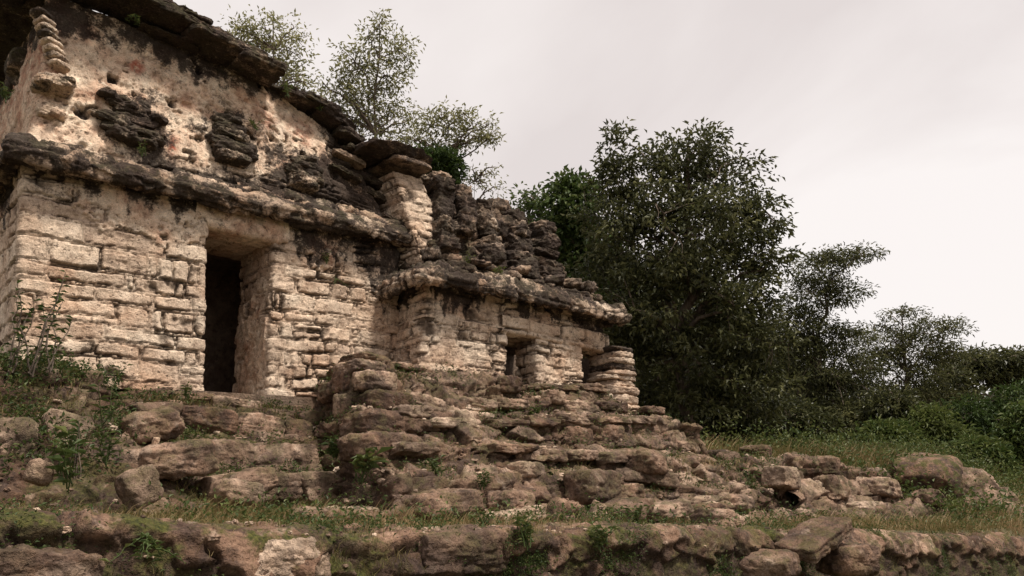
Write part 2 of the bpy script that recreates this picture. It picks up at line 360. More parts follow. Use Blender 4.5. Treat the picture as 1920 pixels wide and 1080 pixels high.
#@@BUILD
# ================================================================ terrain
def smin(a, b, k): h = np.clip(.5+.5*(b-a)/k, 0, 1); return b*(1-h)+a*h-k*h*(1-h)
def ground_z(x, y):
    low = np.interp(x, [0, 2.4, 4, 7.5, 14, 20, 30], [1.53, 1.43, 1.38, 1.22, .88, .68, .5])+.025*np.clip(y-4.2, 0, 4)      # grassy shelf
    plat = 2.08+.12*np.clip(y-8, 0, 5)-.05*np.clip(x-26, 0, 40)         # level ground the trees stand on
    y0 = np.interp(x, [14, 17.5], [7.45, 5.0]); y1 = np.interp(x, [14, 17.5], [8.3, 8.4])
    t = ss(0, 1, (y-y0)/(y1-y0))*ss(9, 11, x); z = low*(1-t)+plat*t
    t2 = ss(4.2, 4.75, y); z = -.02*(1-t2)+z*t2
    return z-.03*np.clip(y-40, 0, 400)
def terrain(name, x0, x1, y0, y1, nx, ny, amp=.05, power=1.0):
    a = np.linspace(0, 1, nx); b = np.linspace(0, 1, ny)
    X, Y = np.meshgrid(x0+(x1-x0)*a**power, y0+(y1-y0)*b**power, indexing='ij')
    Z = ground_z(X, Y)+amp*fbm(X*.7, Y*.7, 5, 3)-.04
    P = np.stack([X, Y, Z], -1); idx = np.arange(nx*ny).reshape(nx, ny)
    q = np.stack([idx[:-1, :-1], idx[1:, :-1], idx[1:, 1:], idx[:-1, 1:]], -1).reshape(-1, 4)
    return raw_mesh(name, P.reshape(-1, 3), q, np.full(len(q), 4), SOIL)
tag(terrain('ground', -40, 70, -14, 60, 620, 420, .06), kind='structure')
# far land to the horizon
a = np.linspace(0, 2*math.pi, 97); rr_ = np.array([25, 60, 150, 500, 1500.])
Pf = np.array([[(15+r*math.cos(t), 20+r*math.sin(t), (-.9 if r < 61 else -3)) for t in a] for r in rr_]); idx = np.arange(5*97).reshape(5, 97)
q = np.stack([idx[:-1, :-1], idx[1:, :-1], idx[1:, 1:], idx[:-1, 1:]], -1).reshape(-1, 4)
tag(raw_mesh('distant_ground', Pf.reshape(-1, 3), q, np.full(len(q), 4), SOIL), kind='structure')

# ================================================================ large temple (left)
T1 = empty('temple', (4.0, 9.6, 3.0), 'large cream stone temple with a tall dark doorway and blackened overhanging roof slabs', 'temple')
X0, X1, YF = 1.60, 6.44, 9.6
def blob(G, x, z, rx, rz): return np.exp(-(((G[..., 0]-x)/rx)**2+((G[..., 2]-z)/rz)**2))
def under_stain(G, ztop, U, seed, base=.25, var=.5):
    drip = base+var*fbm(U*1.3, U*0, 3, seed)+.26*n2(U*8, U*0+.5, seed+3)+.22*fbm(U*5, G[..., 2]*3, 4, seed+6, .65)+.10*n2(U*19, G[..., 2]*2, seed+7)
    return ss(-.16, .22, drip-(ztop-G[..., 2]))
def wall1(seed, plaster_f=None, stain_f=None, hr=(.16, .29), wr=(.35, .85), amp=.05, age=0., rnd=.04, small=.22):
    def st(U, V, G):
        pr, idr, mor, tl = ashlar(U, V, seed, hr, wr, rnd=rnd, small=small)
        dd = mor; mor = (dd < 0).astype(float)
        worn = ss(.35, .8, fbm(U*.9, V*.9, 3, seed+40)+.3)                  # more eroded patches
        chips, i3, _, _ = voro(U, V, .08, .05, seed+60); chip = np.clip(chips*3, 0, 1)
        rough_ = fbm(U*7, V*11, 4, seed+44, .6); open_ = ss(-.25, .3, fbm(U*2.1, V*2.1, 3, seed+48))      # where the pointing has fallen out
        strata = fbm(U*2.5, V*26, 4, seed+46, .6)
        d = amp*(.55+.45*pr)+.6*amp*(idr-.5)*pr+1.0*amp*tl*pr+(.007+.013*worn)*rough_+(.002+.010*worn)*strata+facet(U, V, .19, .11, seed+47, .35*amp)*pr+.022*fbm(U*2.2, V*2.2, 2, seed+45)
        fill = amp*(.86-.55*open_)+.012*chip*(.4+i3)-.008+.012*rough_+.022*fbm(U*2.2, V*2.2, 2, seed+45)
        d = np.where(dd > 0, d, fill)
        w_ = .0035+.009*np.clip(.5+1.2*fbm(U*5, V*5, 3, seed+49), 0, 1.6)*(.35+open_); crk = 1-ss(w_*.6, w_*1.5, np.abs(dd-.001)); d = d-.030*crk*(.35+open_)
        crk2 = (1-ss(.04, .12, chips))*(dd < 0)*open_; d = d-.02*crk2
        pits = ss(.36, .52, fbm(U*10, V*14, 3, seed+70))*worn; d = d-.02*pits; crk = np.maximum(crk*(.35+.65*open_), .7*crk2)
        pl = plaster_f(U, V, G) if plaster_f else np.zeros_like(U)
        pe = fbm(U*2.7, V*2.7, 5, seed+80, .6)
        pm = ss(-.012, .012, (pl-.5)+.55*pe)                                   # broken-edged plaster skin
        crack = (1-ss(0, .018, np.abs(fbm(U*2.3, V*2.3, 4, seed+85, .6))))*ss(-.2, .1, fbm(U*1.1, V*1.1, 2, seed+88))
        lump = fbm(U*5, V*6, 4, seed+82, .6); pd = .055+.030*fbm(U*1.6, V*1.6, 4, seed+81)+.022*lump-.022*crack*(pm > .5)-.03*ss(.1, .35, np.abs(lump))*ss(.0, .3, fbm(U*1.3, V*1.3, 2, seed+89))
        hole = ss(.40, .47, fbm(U*4.1, V*4.1, 3, seed+87)); pm = pm*(1-hole)
        d = d*(1-pm)+pd*pm
        s = stain_f(U, V, G) if stain_f else np.zeros_like(U)
        return d, dict(tint=idr*(1-pm)+.5*pm, dirt=np.maximum(.95*crk, .5*pits)*(1-pm)+.6*crack*pm, plaster=pm, stain=s, age=age+0*U)
    return st
# lower wall, left of the door (end wall, quoins, front, then the left reveal)
zb, zt = 2.92, 5.36
dl_b, dl_t, dr_b, dr_t = 3.64, 3.51, 4.50, 4.47
RV = 10.30
def pl_left(U, V, G): return .95*blob(G, 2.75, 5.05, .75, .38)+.7*blob(G, 3.35, 5.0, .3, .25)+.35*(U < 2.45)*ss(3.9, 4.4, G[..., 2])
def st_left(U, V, G): return np.maximum(.8*under_stain(G, 5.30, U, 21, .16, .55), .35*blob(G, 1.9, 5.1, .5, .35)+.12*fbm(G[..., 0]*2+G[..., 1], G[..., 2]*2, 4, 5))
rows = [[(1.68, 15.4, zb), (1.68, YF, zb), (dl_b, YF, zb), (dl_b, RV, zb)], [(1.60, 15.4, 4.2), (1.60, YF, 4.2), ((dl_b+dl_t)/2, YF, 4.2), ((dl_b+dl_t)/2, RV, 4.2)],
        [(1.52, 15.4, zt), (1.52, YF, zt), (dl_t, YF, zt), (dl_t, RV, zt)]]
G, U, V = loft(rows, .014, .014, .07, .02)
sheet('wall', G, U, V, wall1(11, pl_left, st_left, hr=(.17, .28), wr=(.35, .95), amp=.034, rnd=.03), STONE, T1)
def pl_right(U, V, G): return .85*blob(G, 5.2, 5.05, .5, .35)*(G[..., 1] < 9.75)+.9*blob(G, 4.47, 3.5, .5, .75)*(G[..., 1] > 9.66)
def st_right(U, V, G): return np.maximum((.74+.42*fbm(U*3.5, V*2, 5, 24, .65))*under_stain(G, 5.30, U, 23, .55, .75)*ss(4.45, 4.9, G[..., 0]), .55*blob(G, 6.2, 4.6, .5, .5))
rows = [[(dr_b, 10.62, zb), (dr_b, YF, zb), (6.44, YF, zb), (6.44, 12.4, zb)], [(dr_t, 10.62, 5.06), (dr_t, YF, 5.06), (6.44, YF, 5.12), (6.44, 12.4, 5.12)]]
rows.append([(dr_t, 10.62, zt), (dr_t, YF, zt), (6.44, YF, zt), (6.44, 12.4, zt)])
G, U, V = loft(rows, .014, .014, .07, .02)
sheet('wall', G, U, V, wall1(12, pl_right, st_right, hr=(.14, .26), wr=(.22, .65), amp=.042, small=.3, rnd=.035), STONE, T1)
# lintel: underside then front band over the door
def st_lin(U, V, G): return .85*under_stain(G, 5.34, U, 27, .16, .25)*(V > 0.6)+.25*(V < .66)
rows = [[(3.35, 10.75, 5.05), (4.70, 10.75, 5.03)], [(3.38, YF-.02, 5.06), (4.66, YF-.02, 5.02)], [(3.38, YF-.03, 5.38), (4.66, YF-.03, 5.38)]]
G, U, V = loft(rows, .013, .013, .03, .03)
sheet('door_lintel', G, U, V, wall1(13, lambda U, V, G: .95*(V > .8)+0*U, lambda U, V, G: .55*st_lin(U, V, G)+.25*fbm(U*4, V*2, 4, 28), hr=(.4, .6), wr=(1.5, 2.0), amp=.02, small=0), STONE, T1)
# wall cores, room behind the door and the mass that carries the roof
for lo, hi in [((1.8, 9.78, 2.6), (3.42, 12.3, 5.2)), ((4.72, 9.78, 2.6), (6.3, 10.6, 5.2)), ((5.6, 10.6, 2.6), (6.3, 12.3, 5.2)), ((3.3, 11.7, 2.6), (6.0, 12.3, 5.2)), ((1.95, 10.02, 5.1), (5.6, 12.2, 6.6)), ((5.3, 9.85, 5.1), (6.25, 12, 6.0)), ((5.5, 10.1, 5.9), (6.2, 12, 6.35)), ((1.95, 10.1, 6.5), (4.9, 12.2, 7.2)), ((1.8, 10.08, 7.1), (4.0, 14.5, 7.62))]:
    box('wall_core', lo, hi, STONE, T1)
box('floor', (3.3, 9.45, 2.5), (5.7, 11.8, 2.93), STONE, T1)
# cornice
def cornice_style(seed, stain=.75, jag=.05, moss=.25):
    def st(U, V, G):
        pr, idr, mor, tl = ashlar(U, V, seed, (.16, .26), (.45, 1.1), rnd=.06, gap=.008, warp=.05)
        rg = fbm(U*6, V*6, 4, seed+1, .6)
        d = .03*pr+.05*(idr-.5)*pr+.07*tl*pr+.028*rg+jag*fbm(U*1.3, V*1.3, 3, seed+2)+facet(U, V, .24, .12, seed+4, .05)+.014*fbm(U*3, V*24, 4, seed+5, .6)-.05*ss(.25, .5, fbm(U*2.2, V*3, 3, seed+6))
        mor = (mor < .004).astype(float); s = stain+.75*fbm(U*1.6, V*2.5, 5, seed+3, .6)
        return d, dict(tint=idr, dirt=mor*.8, stain=np.clip(s+.25*n2(U*7, V*1.5, seed+8), 0, 1.2), moss=moss+0*U, age=.25+0*U)
    return st
def along(path, prof, jz=0, seed=0):
    """profile [(out,z)] swept along plan path (mitred corners) -> rows"""
    p = np.array(path, float); d = np.diff(p, axis=0); d /= np.linalg.norm(d, axis=1, keepdims=True); nn = np.stack([d[:, 1], -d[:, 0]], 1)
    mi = [nn[0]]+[(nn[i]+nn[i+1])/(1+nn[i]@nn[i+1]) for i in range(len(nn)-1)]+[nn[-1]]
    return [[(p[i][0]+mi[i][0]*o, p[i][1]+mi[i][1]*o, z) for i in range(len(p))] for o, z in prof]
G, U, V = loft(along([(1.55, 15.4), (1.55, 9.6), (6.42, 9.6), (6.42, 10.6)], [(-.05, 5.34), (.10, 5.30), (.27, 5.26), (.32, 5.38), (.20, 5.52), (.05, 5.62), (-.12, 5.64)]), .013, .013, .05, .012)
sheet('cornice', G, U, V, cornice_style(31, .74), STONE, T1, keep='c1')
# small second moulding above the cornice on the right half
G, U, V = loft(along([(3.9, 9.70), (6.25, 9.70), (6.25, 10.6)], [(-.05, 5.60), (.10, 5.60), (.12, 5.68), (.02, 5.76), (-.12, 5.78)]), .014, .014, .05, .03)
sheet('cornice', G, U, V, cornice_style(33, .62), STONE, T1)
# frieze: leaning upper facade, plastered on the left, bare courses on the right
def pl_fr(U, V, G):
    x, z = G[..., 0], G[..., 2]
    return np.clip(.80-.22*ss(3.2, 5.6, x)-.5*(1-ss(5.7, 6.15, z))*ss(2.4, 3.6, x)+.12*fbm(x, z, 3, 7), 0, 1)*(1-.7*ss(5.2, 5.8, x))
def st_fr(U, V, G):
    x, z = G[..., 0], G[..., 2]; top = ss(-.05, .3, .22+.35*fbm(U*1.5, U*0, 3, 61)+.12*n2(U*8, U*0, 62)-(7.28-z))
    s = .75*top+.66*blob(G, 2.75, 6.2, .42, .5)+.66*blob(G, 3.9, 6.35, .42, .55)+.85*blob(G, 5.0, 6.05, .6, .5)+.75*ss(5.0, 5.6, x)+.65*ss(.35, .0, z-5.62)*ss(2, 3, x)+.1
    return s+.55*fbm(x*1.9, z*1.9, 5, 65, .62)
rd_fr = lambda G: .9*blob(G, 2.62, 7.05, .12, .14)+.8*blob(G, 2.72, 6.35, .07, .16)+.9*blob(G, 3.08, 5.98, .06, .14)+.5*blob(G, 4.4, 6.9, .15, .25)+.45*blob(G, 4.9, 6.8, .2, .25)+.4*(G[..., 0] < 1.75)*blob(G, 1.6, 6.9, .5, .5)
def fr_style(U, V, G):
    d, a = wall1(35, pl_fr, st_fr, hr=(.10, .17), wr=(.2, .5), amp=.05, small=.25, rnd=.035)(U, V, G)
    d = d+.06*fbm(U*.8, V*.8, 3, 90)+.02*fbm(U*3.5, V*3.5, 4, 91, .6); a['red'] = rd_fr(G)
    for (x, z, r) in [(2.35, 6.75, .07), (3.06, 6.62, .06), (3.42, 6.23, .055), (3.83, 6.72, .07), (2.05, 6.15, .08), (4.45, 6.55, .05), (4.92, 6.42, .05), (2.95, 6.05, .04)]:
        hh = np.sqrt((G[..., 0]-x)**2+(G[..., 2]-z)**2)+.03*n2(U*14, V*14, 5); m = 1-ss(r*.7, r*1.2, hh); d = d-.10*m; a['stain'] = np.maximum(a['stain'], .75*m); a['dirt'] = np.maximum(a['dirt'], .8*m)
    return d, a
top = [(1.62, 15.0), (1.62, 9.95), (4.3, 9.95), (5.2, 9.95), (5.84, 10.0), (5.95, 10.6)]
zt_ = [7.72, 7.7, 7.42, 7.1, 6.76, 6.4]
r0 = [(1.57, 15.0, 5.56), (1.57, 9.64, 5.56), (4.3, 9.64, 5.56), (5.2, 9.64, 5.56), (6.26, 9.66, 5.52), (6.30, 10.6, 5.5)]
r1 = [tuple(np.array(r0[i])*.5+np.array((*top[i], zt_[i]))*.5+np.array([0.02, 0, 0])) for i in range(6)]
G, U, V = loft([r0, r1, [(*top[i], zt_[i]) for i in range(6)]], .014, .014, .07, .02)
sheet('frieze', G, U, V, fr_style, STONE, T1)
# roof slabs: individually laid overhanging flagstones, one part each run
def slab(px, py, Y, w_, d_, h_, rz=0, ry=0, rx=0, st=.85, **k):
    p = onY(px, py, Y+.12); return dict(center=p, dims=(w_*1.05, d_*.78, h_*.72), rot=(rx, ry, rz), box=9, n=20, cuts=4, rough=.16, low=.12, at=dict(stain=st+rng.uniform(-.12, .12), moss=.4, age=.4), **k)
rs = [slab(120, -40, 9.6, 1.3, 1.0, .16, 0, .03), slab(215, 0, 9.55, 1.0, 1.0, .16, .1, .05), slab(290, 35, 9.6, .75, .9, .15, -.1, .1), slab(350, 60, 9.6, .8, .9, .17, 0, .12), slab(395, 92, 9.55, .75, 1.0, .15, .1, .1),
      slab(440, 108, 9.6, .7, .9, .2, 0, .12), slab(478, 130, 9.5, .62, .9, .2, 0, .1), slab(310, 78, 9.8, .7, .6, .07, 0, .1),
      slab(-40, -60, 9.8, 1.0, 1.3, .18), slab(240, -22, 9.75, .9, .8, .12, 0, .05), slab(335, 38, 9.8, .7, .8, .1, 0, .1), slab(430, 90, 9.7, .5, .7, .08, .2, .1)]
rs += [dict(center=c_, dims=dm, rot=(0, 0, rz_), box=9, n=18, cuts=4, rough=.14, low=.12, at=dict(stain=.85, moss=.4)) for c_, dm, rz_ in [((1.42, 10.2, 7.80), (.8, 1.0, .16), .1), ((1.36, 11.0, 7.82), (.8, 1.1, .17), -.1), ((1.3, 11.9, 7.80), (.9, 1.1, .16), .1), ((1.6, 9.75, 7.84), (.9, .7, .15), .05), ((1.3, 12.9, 7.75), (.9, 1.1, .2), .2), ((1.3, 13.9, 7.75), (.9, 1.2, .2), -.1), ((1.35, 14.8, 7.7), (.9, 1.1, .2), .1)]]
for i, d in enumerate(rs): rocks('roof_slab', [d], STONE, T1, seed=300+i)
rs = [slab(548, 188, 9.8, .5, .7, .16, 0, .15), slab(590, 205, 9.8, .6, .8, .16, 0, .2), slab(625, 230, 9.75, .55, .8, .15, 0, .3), slab(648, 262, 9.75, .4, .7, .16, 0, .3), slab(610, 232, 9.85, .5, .7, .12, 0, .3), slab(655, 292, 9.8, .35, .8, .13, 0, .2),
      slab(728, 420, 9.6, .4, .6, .10, 0, .3), slab(520, 178, 9.9, .5, .6, .14, 0, .1), slab(640, 330, 9.7, .5, .5, .12, 0, .2), slab(650, 300, 9.7, .5, .4, .12, 0, .2, st=.5), slab(685, 345, 9.95, .5, .6, .16, 0, .2), slab(692, 372, 9.9, .5, .6, .16, 0, .2)]
for i, d in enumerate(rs): rocks('roof_slab', [d], STONE, T1, seed=340+i)
rocks('roof_rubble', [dict(center=(rng.uniform(1.7, 5.3), rng.uniform(10.2, 11.8), 7.25+rng.uniform(-.2, .15)), dims=(rng.uniform(.4, .9), rng.uniform(.4, .9), rng.uniform(.15, .4)), n=8, at=dict(stain=.8, moss=.6)) for i in range(40)], STONE, T1, seed=44)
# carved stucco masks worn down to stacked dark slabs
def mask(px, py, Y, w_, h_, n_, seed, name='carved_mask', dep=.40, st=.95, taper=.3, slope=.14):
    r = np.random.default_rng(seed); l = []
    for i in range(n_):
        t = (i+.5)/n_; p = onY(px+r.uniform(-8, 8), py, Y); p = p+np.array([0, .15*(t-.5)+.07, (t-.5)*h_]); ww = w_*(1-taper*abs(t-.45)*2*r.uniform(.5, 1))
        l.append(dict(center=p, dims=(ww*r.uniform(.8, 1.1), dep*(1-.4*t)*r.uniform(.85, 1.2), h_/n_*r.uniform(1.0, 1.5)), rot=(r.uniform(-.1, .1), slope*r.uniform(-.5, 1), r.uniform(-.1, .1)), n=16, box=6, rough=.2, cuts=9, low=.25, at=dict(stain=st-.1+r.uniform(-.15, .15), moss=.3)))
        if r.random() < .7: l.append(dict(center=p+np.array([r.uniform(-.4, .4)*ww, -.08, -.02]), dims=(ww*.35, dep*.8, h_/n_*.9), n=12, box=4, rough=.16, at=dict(stain=st, moss=.3)))
    return rocks(name, l, STONE, T1, seed=seed)
mask(243, 225, 9.66, .78, .66, 7, 401); mask(437, 262, 9.66, .62, .68, 6, 402); mask(572, 325, 9.66, .6, .5, 5, 403, st=.85)
mask(103, 155, 9.6, .48, .18, 2, 404, dep=.4, st=.7); mask(92, 205, 9.62, .3, .18, 2, 405, dep=.2, st=.2)
rocks('corner_ribs', [dict(center=onY(78+i*4.5, 30+i*13.5, 9.72), dims=(.24-.01*(i % 3), .24, .075), rot=(0, .25, .3), n=10, box=3, rough=.12, at=dict(stain=.35+.3*((i*7) % 3 == 0), plaster=.5)) for i in range(8)], STONE, T1, seed=45)

# ================================================================ small temple (right)
T2 = empty('temple', (8.4, 8.9, 3.3), 'smaller low stone temple with square openings and a ruined roof comb of stacked dark stones', 'temple')
Y2 = 8.9
st2 = lambda s, b, v: (lambda U, V, G: .85*under_stain(G, 4.52, U, s, b, v))
rows = [[(6.34, 10.2, 3.28), (6.34, Y2, 3.28), (7.93, Y2, 3.28), (7.93, 9.7, 3.28)], [(6.46, 10.2, 4.08), (6.46, Y2, 4.10), (7.96, Y2, 4.06), (7.96, 9.7, 4.06)]]
G, U, V = loft(rows, .015, .015, .06, .02); sheet('wall', G, U, V, wall1(51, None, None, hr=(.10, .19), wr=(.22, .6), amp=.024, small=.15, rnd=.02), STONE, T2)
rows = [[(8.58, 9.4, 3.2), (8.58, Y2, 3.2), (9.56, Y2, 3.2), (9.56, 9.7, 3.2)], [(8.60, 9.4, 4.06), (8.60, Y2, 4.06), (9.60, Y2, 3.95), (9.60, 9.7, 3.95)]]
G, U, V = loft(rows, .015, .015, .06, .02); sheet('pillar', G, U, V, wall1(52, None, None, hr=(.09, .18), wr=(.2, .5), amp=.036, small=.2, rnd=.025), STONE, T2)
# ruined end pillar of flat stacked stones
l = []; z_ = 2.72; r = np.random.default_rng(5); i = 0
while z_ < 3.98:
    h = r.uniform(.07, .13) if z_ > 3.2 else r.uniform(.12, .2); t = (z_-2.72)/1.26; xc = 10.42-.02*t; wd = (.62+.22*math.sin(t*3.0+1.2)*t+.1*t)*r.uniform(.9, 1.08)
    l.append(dict(center=(xc+r.uniform(-.03, .05), 8.98, z_+h/2), dims=(wd, .7*r.uniform(.85, 1.1), h*1.12), rot=(0, r.uniform(-.05, .05), r.uniform(-.15, .15)), n=14, box=4.5, rough=.1, low=.15, at=dict(stain=.25+.5*(t > .6)*r.random(), age=.15)))
    z_ += h*.93; i += 1
rocks('pillar', l, STONE, T2, seed=53)
# lintel band
rows = [[(7.80, 9.7, 4.06), (9.7, 9.7, 4.0), (10.25, 9.7, 3.96)], [(7.82, Y2-.02, 4.06), (9.7, Y2-.02, 3.97), (10.25, Y2-.02, 3.94)], [(7.82, Y2-.03, 4.30), (9.7, Y2-.03, 4.26), (10.25, Y2-.03, 4.24)]]
G, U, V = loft(rows, .015, .015, .03, .03); sheet('lintel', G, U, V, wall1(54, None, lambda U, V, G: .45*ss(8.6, 9.6, G[..., 0])+.2*fbm(U*2, V*2, 3, 9), hr=(.17, .24), wr=(.5, .9), amp=.035, small=.05), STONE, T2)
rows = [[(6.44, 10.2, 4.06), (6.44, Y2, 4.08), (7.9, Y2, 4.07), (7.95, Y2, 4.26), (10.2, Y2, 4.22), (10.25, 9.8, 4.22)], [(6.46, 10.2, 4.62), (6.46, Y2, 4.62), (7.9, Y2, 4.60), (7.95, Y2, 4.60), (10.2, Y2, 4.5), (10.25, 9.8, 4.5)]]
G, U, V = loft(rows, .015, .015, .04, .02); sheet('wall', G, U, V, wall1(55, None, lambda U, V, G: np.maximum(.85*under_stain(G, 4.56, U, 71, .24, .5), .8*ss(8.9, 9.8, G[..., 0])), hr=(.11, .19), wr=(.3, .7), amp=.022, rnd=.02), STONE, T2)
for lo, hi in [((6.55, 9.05, 2.8), (7.85, 10.1, 4.4)), ((8.72, 9.05, 2.8), (9.45, 9.36, 4.4)), ((6.55, 9.12, 4.2), (10.1, 11.5, 5.0)), ((6.4, 11.1, 2.8), (10.9, 11.5, 4.4)), ((6.4, 10.0, 2.8), (6.7, 11.2, 4.4)), ((10.7, 9.3, 2.8), (10.95, 11.2, 4.0))]: box('wall_core', lo, hi, STONE, T2)
def corn2(U, V, G):
    d, a = cornice_style(57, .76, .05, .2)(U, V, G); return d+.012*np.sin(U*38+3*n2(U*2, V, 3))*ss(.2, .3, V), a
G, U, V = loft(along([(6.45, 10.2), (6.45, 8.9), (10.05, 8.9), (10.05, 9.6)], [(-.05, 4.62), (.16, 4.55), (.34, 4.46), (.40, 4.56), (.30, 4.72), (.12, 4.82), (-.1, 4.86)]), .015, .015, .05, .03)
G[..., 2] -= .05*ss(8.5, 10.4, G[..., 0])
sheet('cornice', G, U, V, corn2, STONE, T2)
# battered frieze above, rubble core showing
def rub_style(seed, big=(.6, .34), small=(.2, .13), amp=.11, age=.9, stain=.16, moss=.4, soil=.35, keep=.7, sf=None):
    def st(U, V, G):
        pr, idr, mor, tl = rubble(U, V, seed, big, small, keep=keep)
        rg = fbm(U*6, V*6, 5, seed+11, .6); rid = 1-np.abs(fbm(U*3, V*3, 4, seed+12, .6))*2
        sp = ss(.5-soil, .75-soil*.6, .5+.9*fbm(U*.8, V*.8, 4, seed+13))*soil*1.6; sp = np.clip(sp, 0, 1)
        d = amp*pr*(.6+.7*idr)+.24*amp/.11*tl*pr+.026*rg+.016*rid+.05*fbm(U*1.1, V*1.1, 3, seed+14)+facet(U, V, .22, .14, seed+17, .07)*(pr > .1)+facet(U, V, .09, .06, seed+18, .03)-.35*amp*mor
        d = d*(1-.55*sp)-.55*amp; d = d+sp*(.018*fbm(U*9, V*9, 4, seed+19, .65))
        dirt = np.clip(np.maximum(mor*(.8+.3*rg), sp*(.65+.5*rg)), 0, 1)
        s = stain+.5*fbm(U*1.5, V*1.5, 4, seed+15)*(1 if stain > 0 else 0)
        if sf: s = np.maximum(s, sf(U, V, G))
        return d, dict(tint=idr, dirt=dirt, stain=s, age=age+.0*U, moss=np.clip(moss+.35*fbm(U, V, 3, seed+16), 0, 1))
    return st
rows = [[(6.5, 10.2, 4.80), (6.5, 8.86, 4.80), (10.0, 8.86, 4.74), (10.35, 9.6, 4.62)], [(6.7, 10.2, 5.1), (6.72, 9.12, 5.12), (9.75, 9.12, 5.0), (10.1, 9.7, 4.9)], [(7.1, 10.2, 6.35), (7.1, 9.65, 6.35), (9.45, 9.65, 5.95), (9.6, 10.0, 5.8)], [(7.1, 10.3, 6.35), (7.2, 10.3, 6.3), (9.3, 10.3, 5.9), (9.5, 10.3, 5.8)]]
G, U, V = loft(rows, .016, .016, .05, .03); sheet('frieze', G, U, V, rub_style(58, (.42, .16), (.16, .08), .09, .55, .78, .3, .1), STONE, T2)
# roof comb: pale pier with a capstone, then columns of dark boulders
def stack(*a, **k): a = list(a); a[8] = int(a[8]*1.45); return stack_(*a, **k)
def stack_(px0, py0, px1, py1, Y0, Y1, w0, w1, n_, seed, st, name, box_=4, dep=.5, age=.4, ov=1.25, jx=.04):
    r = np.random.default_rng(seed); a0 = onY(px0, py0, Y0); a1 = onY(px1, py1, Y1); l = []
    for i in range(n_):
        t = (i+.5)/n_; p = a0*(1-t)+a1*t; h = abs(a1[2]-a0[2])/n_
        l.append(dict(center=p+np.array([r.uniform(-jx, jx), r.uniform(-.05, .05), 0]), dims=((w0*(1-t)+w1*t)*r.uniform(.72, 1.02), dep*r.uniform(.8, 1.15), h*ov*r.uniform(.9, 1.2)), rot=(r.uniform(-.12, .12), r.uniform(-.12, .14), r.uniform(-.3, .3)), n=16, box=box_*1.6, rough=.2, low=.22, cuts=10, at=dict(stain=st+r.uniform(-.2, .15), age=age, moss=.15)))
    return rocks(name, l, STONE, T2, seed=seed)
rows = []
for t in (-.35, 0, .33, .66, 1):
    f0 = onY(790, 478, 9.15)*(1-t)+onY(738, 322, 9.55)*t; f1 = onY(842, 490, 9.15)*(1-t)+onY(790, 330, 9.55)*t
    z0 = f0[2]; rows.append([(f0[0]-.04, f0[1]+.95, z0), (f0[0], f0[1], z0), (f1[0], f1[1], z0), (f1[0]+.02, f1[1]+.95, z0)])
G, U, V = loft(rows, .014, .014, .04, .01); pier = sheet('roof_comb_pier', G, U, V, wall1(59, None, lambda U, V, G: .35*ss(6.2, 6.6, G[..., 2])+0*U, hr=(.11, .19), wr=(.22, .45), amp=.03, small=.1, rnd=.02), STONE, T2)
m0 = onY(742, 300, 9.6); rocks('capstone', [dict(center=m0+np.array([-.08, .2, .02]), dims=(1.25, 1.3, .13), rot=(0, -.02, 0), n=22, box=8, rough=.12, low=.1, at=dict(stain=.8, age=.5)), dict(center=m0+np.array([.12, .1, -.11]), dims=(.75, .9, .08), n=16, box=9, low=.06, at=dict(stain=.6, age=.5))], STONE, T2, seed=60)
stack(835, 480, 815, 330, 9.1, 9.7, .34, .42, 6, 71, .75, 'roof_comb_column', dep=.6)
stack(862, 440, 855, 362, 9.3, 9.7, .35, .42, 3, 72, .8, 'roof_comb_column', dep=.6)
stack(915, 500, 905, 385, 9.1, 9.6, .42, .42, 5, 73, .75, 'roof_comb_column')
stack(975, 525, 957, 405, 9.1, 9.6, .5, .5, 6, 74, .8, 'roof_comb_column')
stack(1025, 550, 1010, 425, 9.15, 9.6, .5, .42, 7, 75, .8, 'roof_comb_column')
stack(885, 505, 880, 410, 9.5, 9.85, .3, .3, 6, 76, .3, 'roof_comb_wall', age=.2)
stack(940, 450, 925, 382, 9.5, 9.8, .6, .6, 2, 77, .8, 'roof_comb_top', dep=.5)
rocks('fallen_coping', [dict(center=(x_, 8.98+.1*math.sin(i*3), 4.86+(.18 if i % 3 == 0 else 0)-.03*(x_-6.5)*.4), dims=(rng.uniform(.25, .5), rng.uniform(.3, .5), rng.uniform(.1, .2)), rot=(rng.uniform(-.2, .2), rng.uniform(-.2, .2), rng.uniform(-1, 1)), n=10, box=6, cuts=8, rough=.2, at=dict(stain=.45*rng.random()+.4, age=.5, moss=.2)) for i, x_ in enumerate(np.linspace(6.6, 10.0, 26))], STONE, T2, seed=61)

# ================================================================ platform under the small temple
PL = empty('stone_platform', (7.8, 8.0, 1.6), 'stepped rubble platform carrying the smaller temple, with big tilted corner blocks', 'platform')
def rowp(x0, y, z0, z1, x1=10.95, yb=10.4, y0b=None):
    return [(x0-.05, yb, z0-.35), (x0, y+.15*0, z0), ((x0+x1)/2, y, (z0+z1)/2), (x1, y, z1), (x1+.35, yb, z1-.1)]
rows = [rowp(4.35, 6.55, 1.30, 1.0, 11.7), rowp(4.5, 6.75, 1.85, 1.5, 11.6), rowp(4.6, 7.1, 1.95, 1.62, 11.5), rowp(4.66, 7.22, 2.22, 2.0, 11.3), rowp(4.75, 7.65, 2.28, 2.1, 11.25), rowp(4.8, 7.78, 2.60, 2.68, 11.05), rowp(4.95, 8.15, 2.66, 2.76, 10.95), rowp(5.02, 8.3, 3.02, 2.90, 10.85), rowp(5.15, 8.48, 3.28, 3.1, 10.6), rowp(5.3, 8.75, 3.30, 3.2, 10.5), rowp(5.4, 9.5, 3.34, 3.25, 10.3)]
G, U, V = loft(rows, .016, .016, .08, .06)
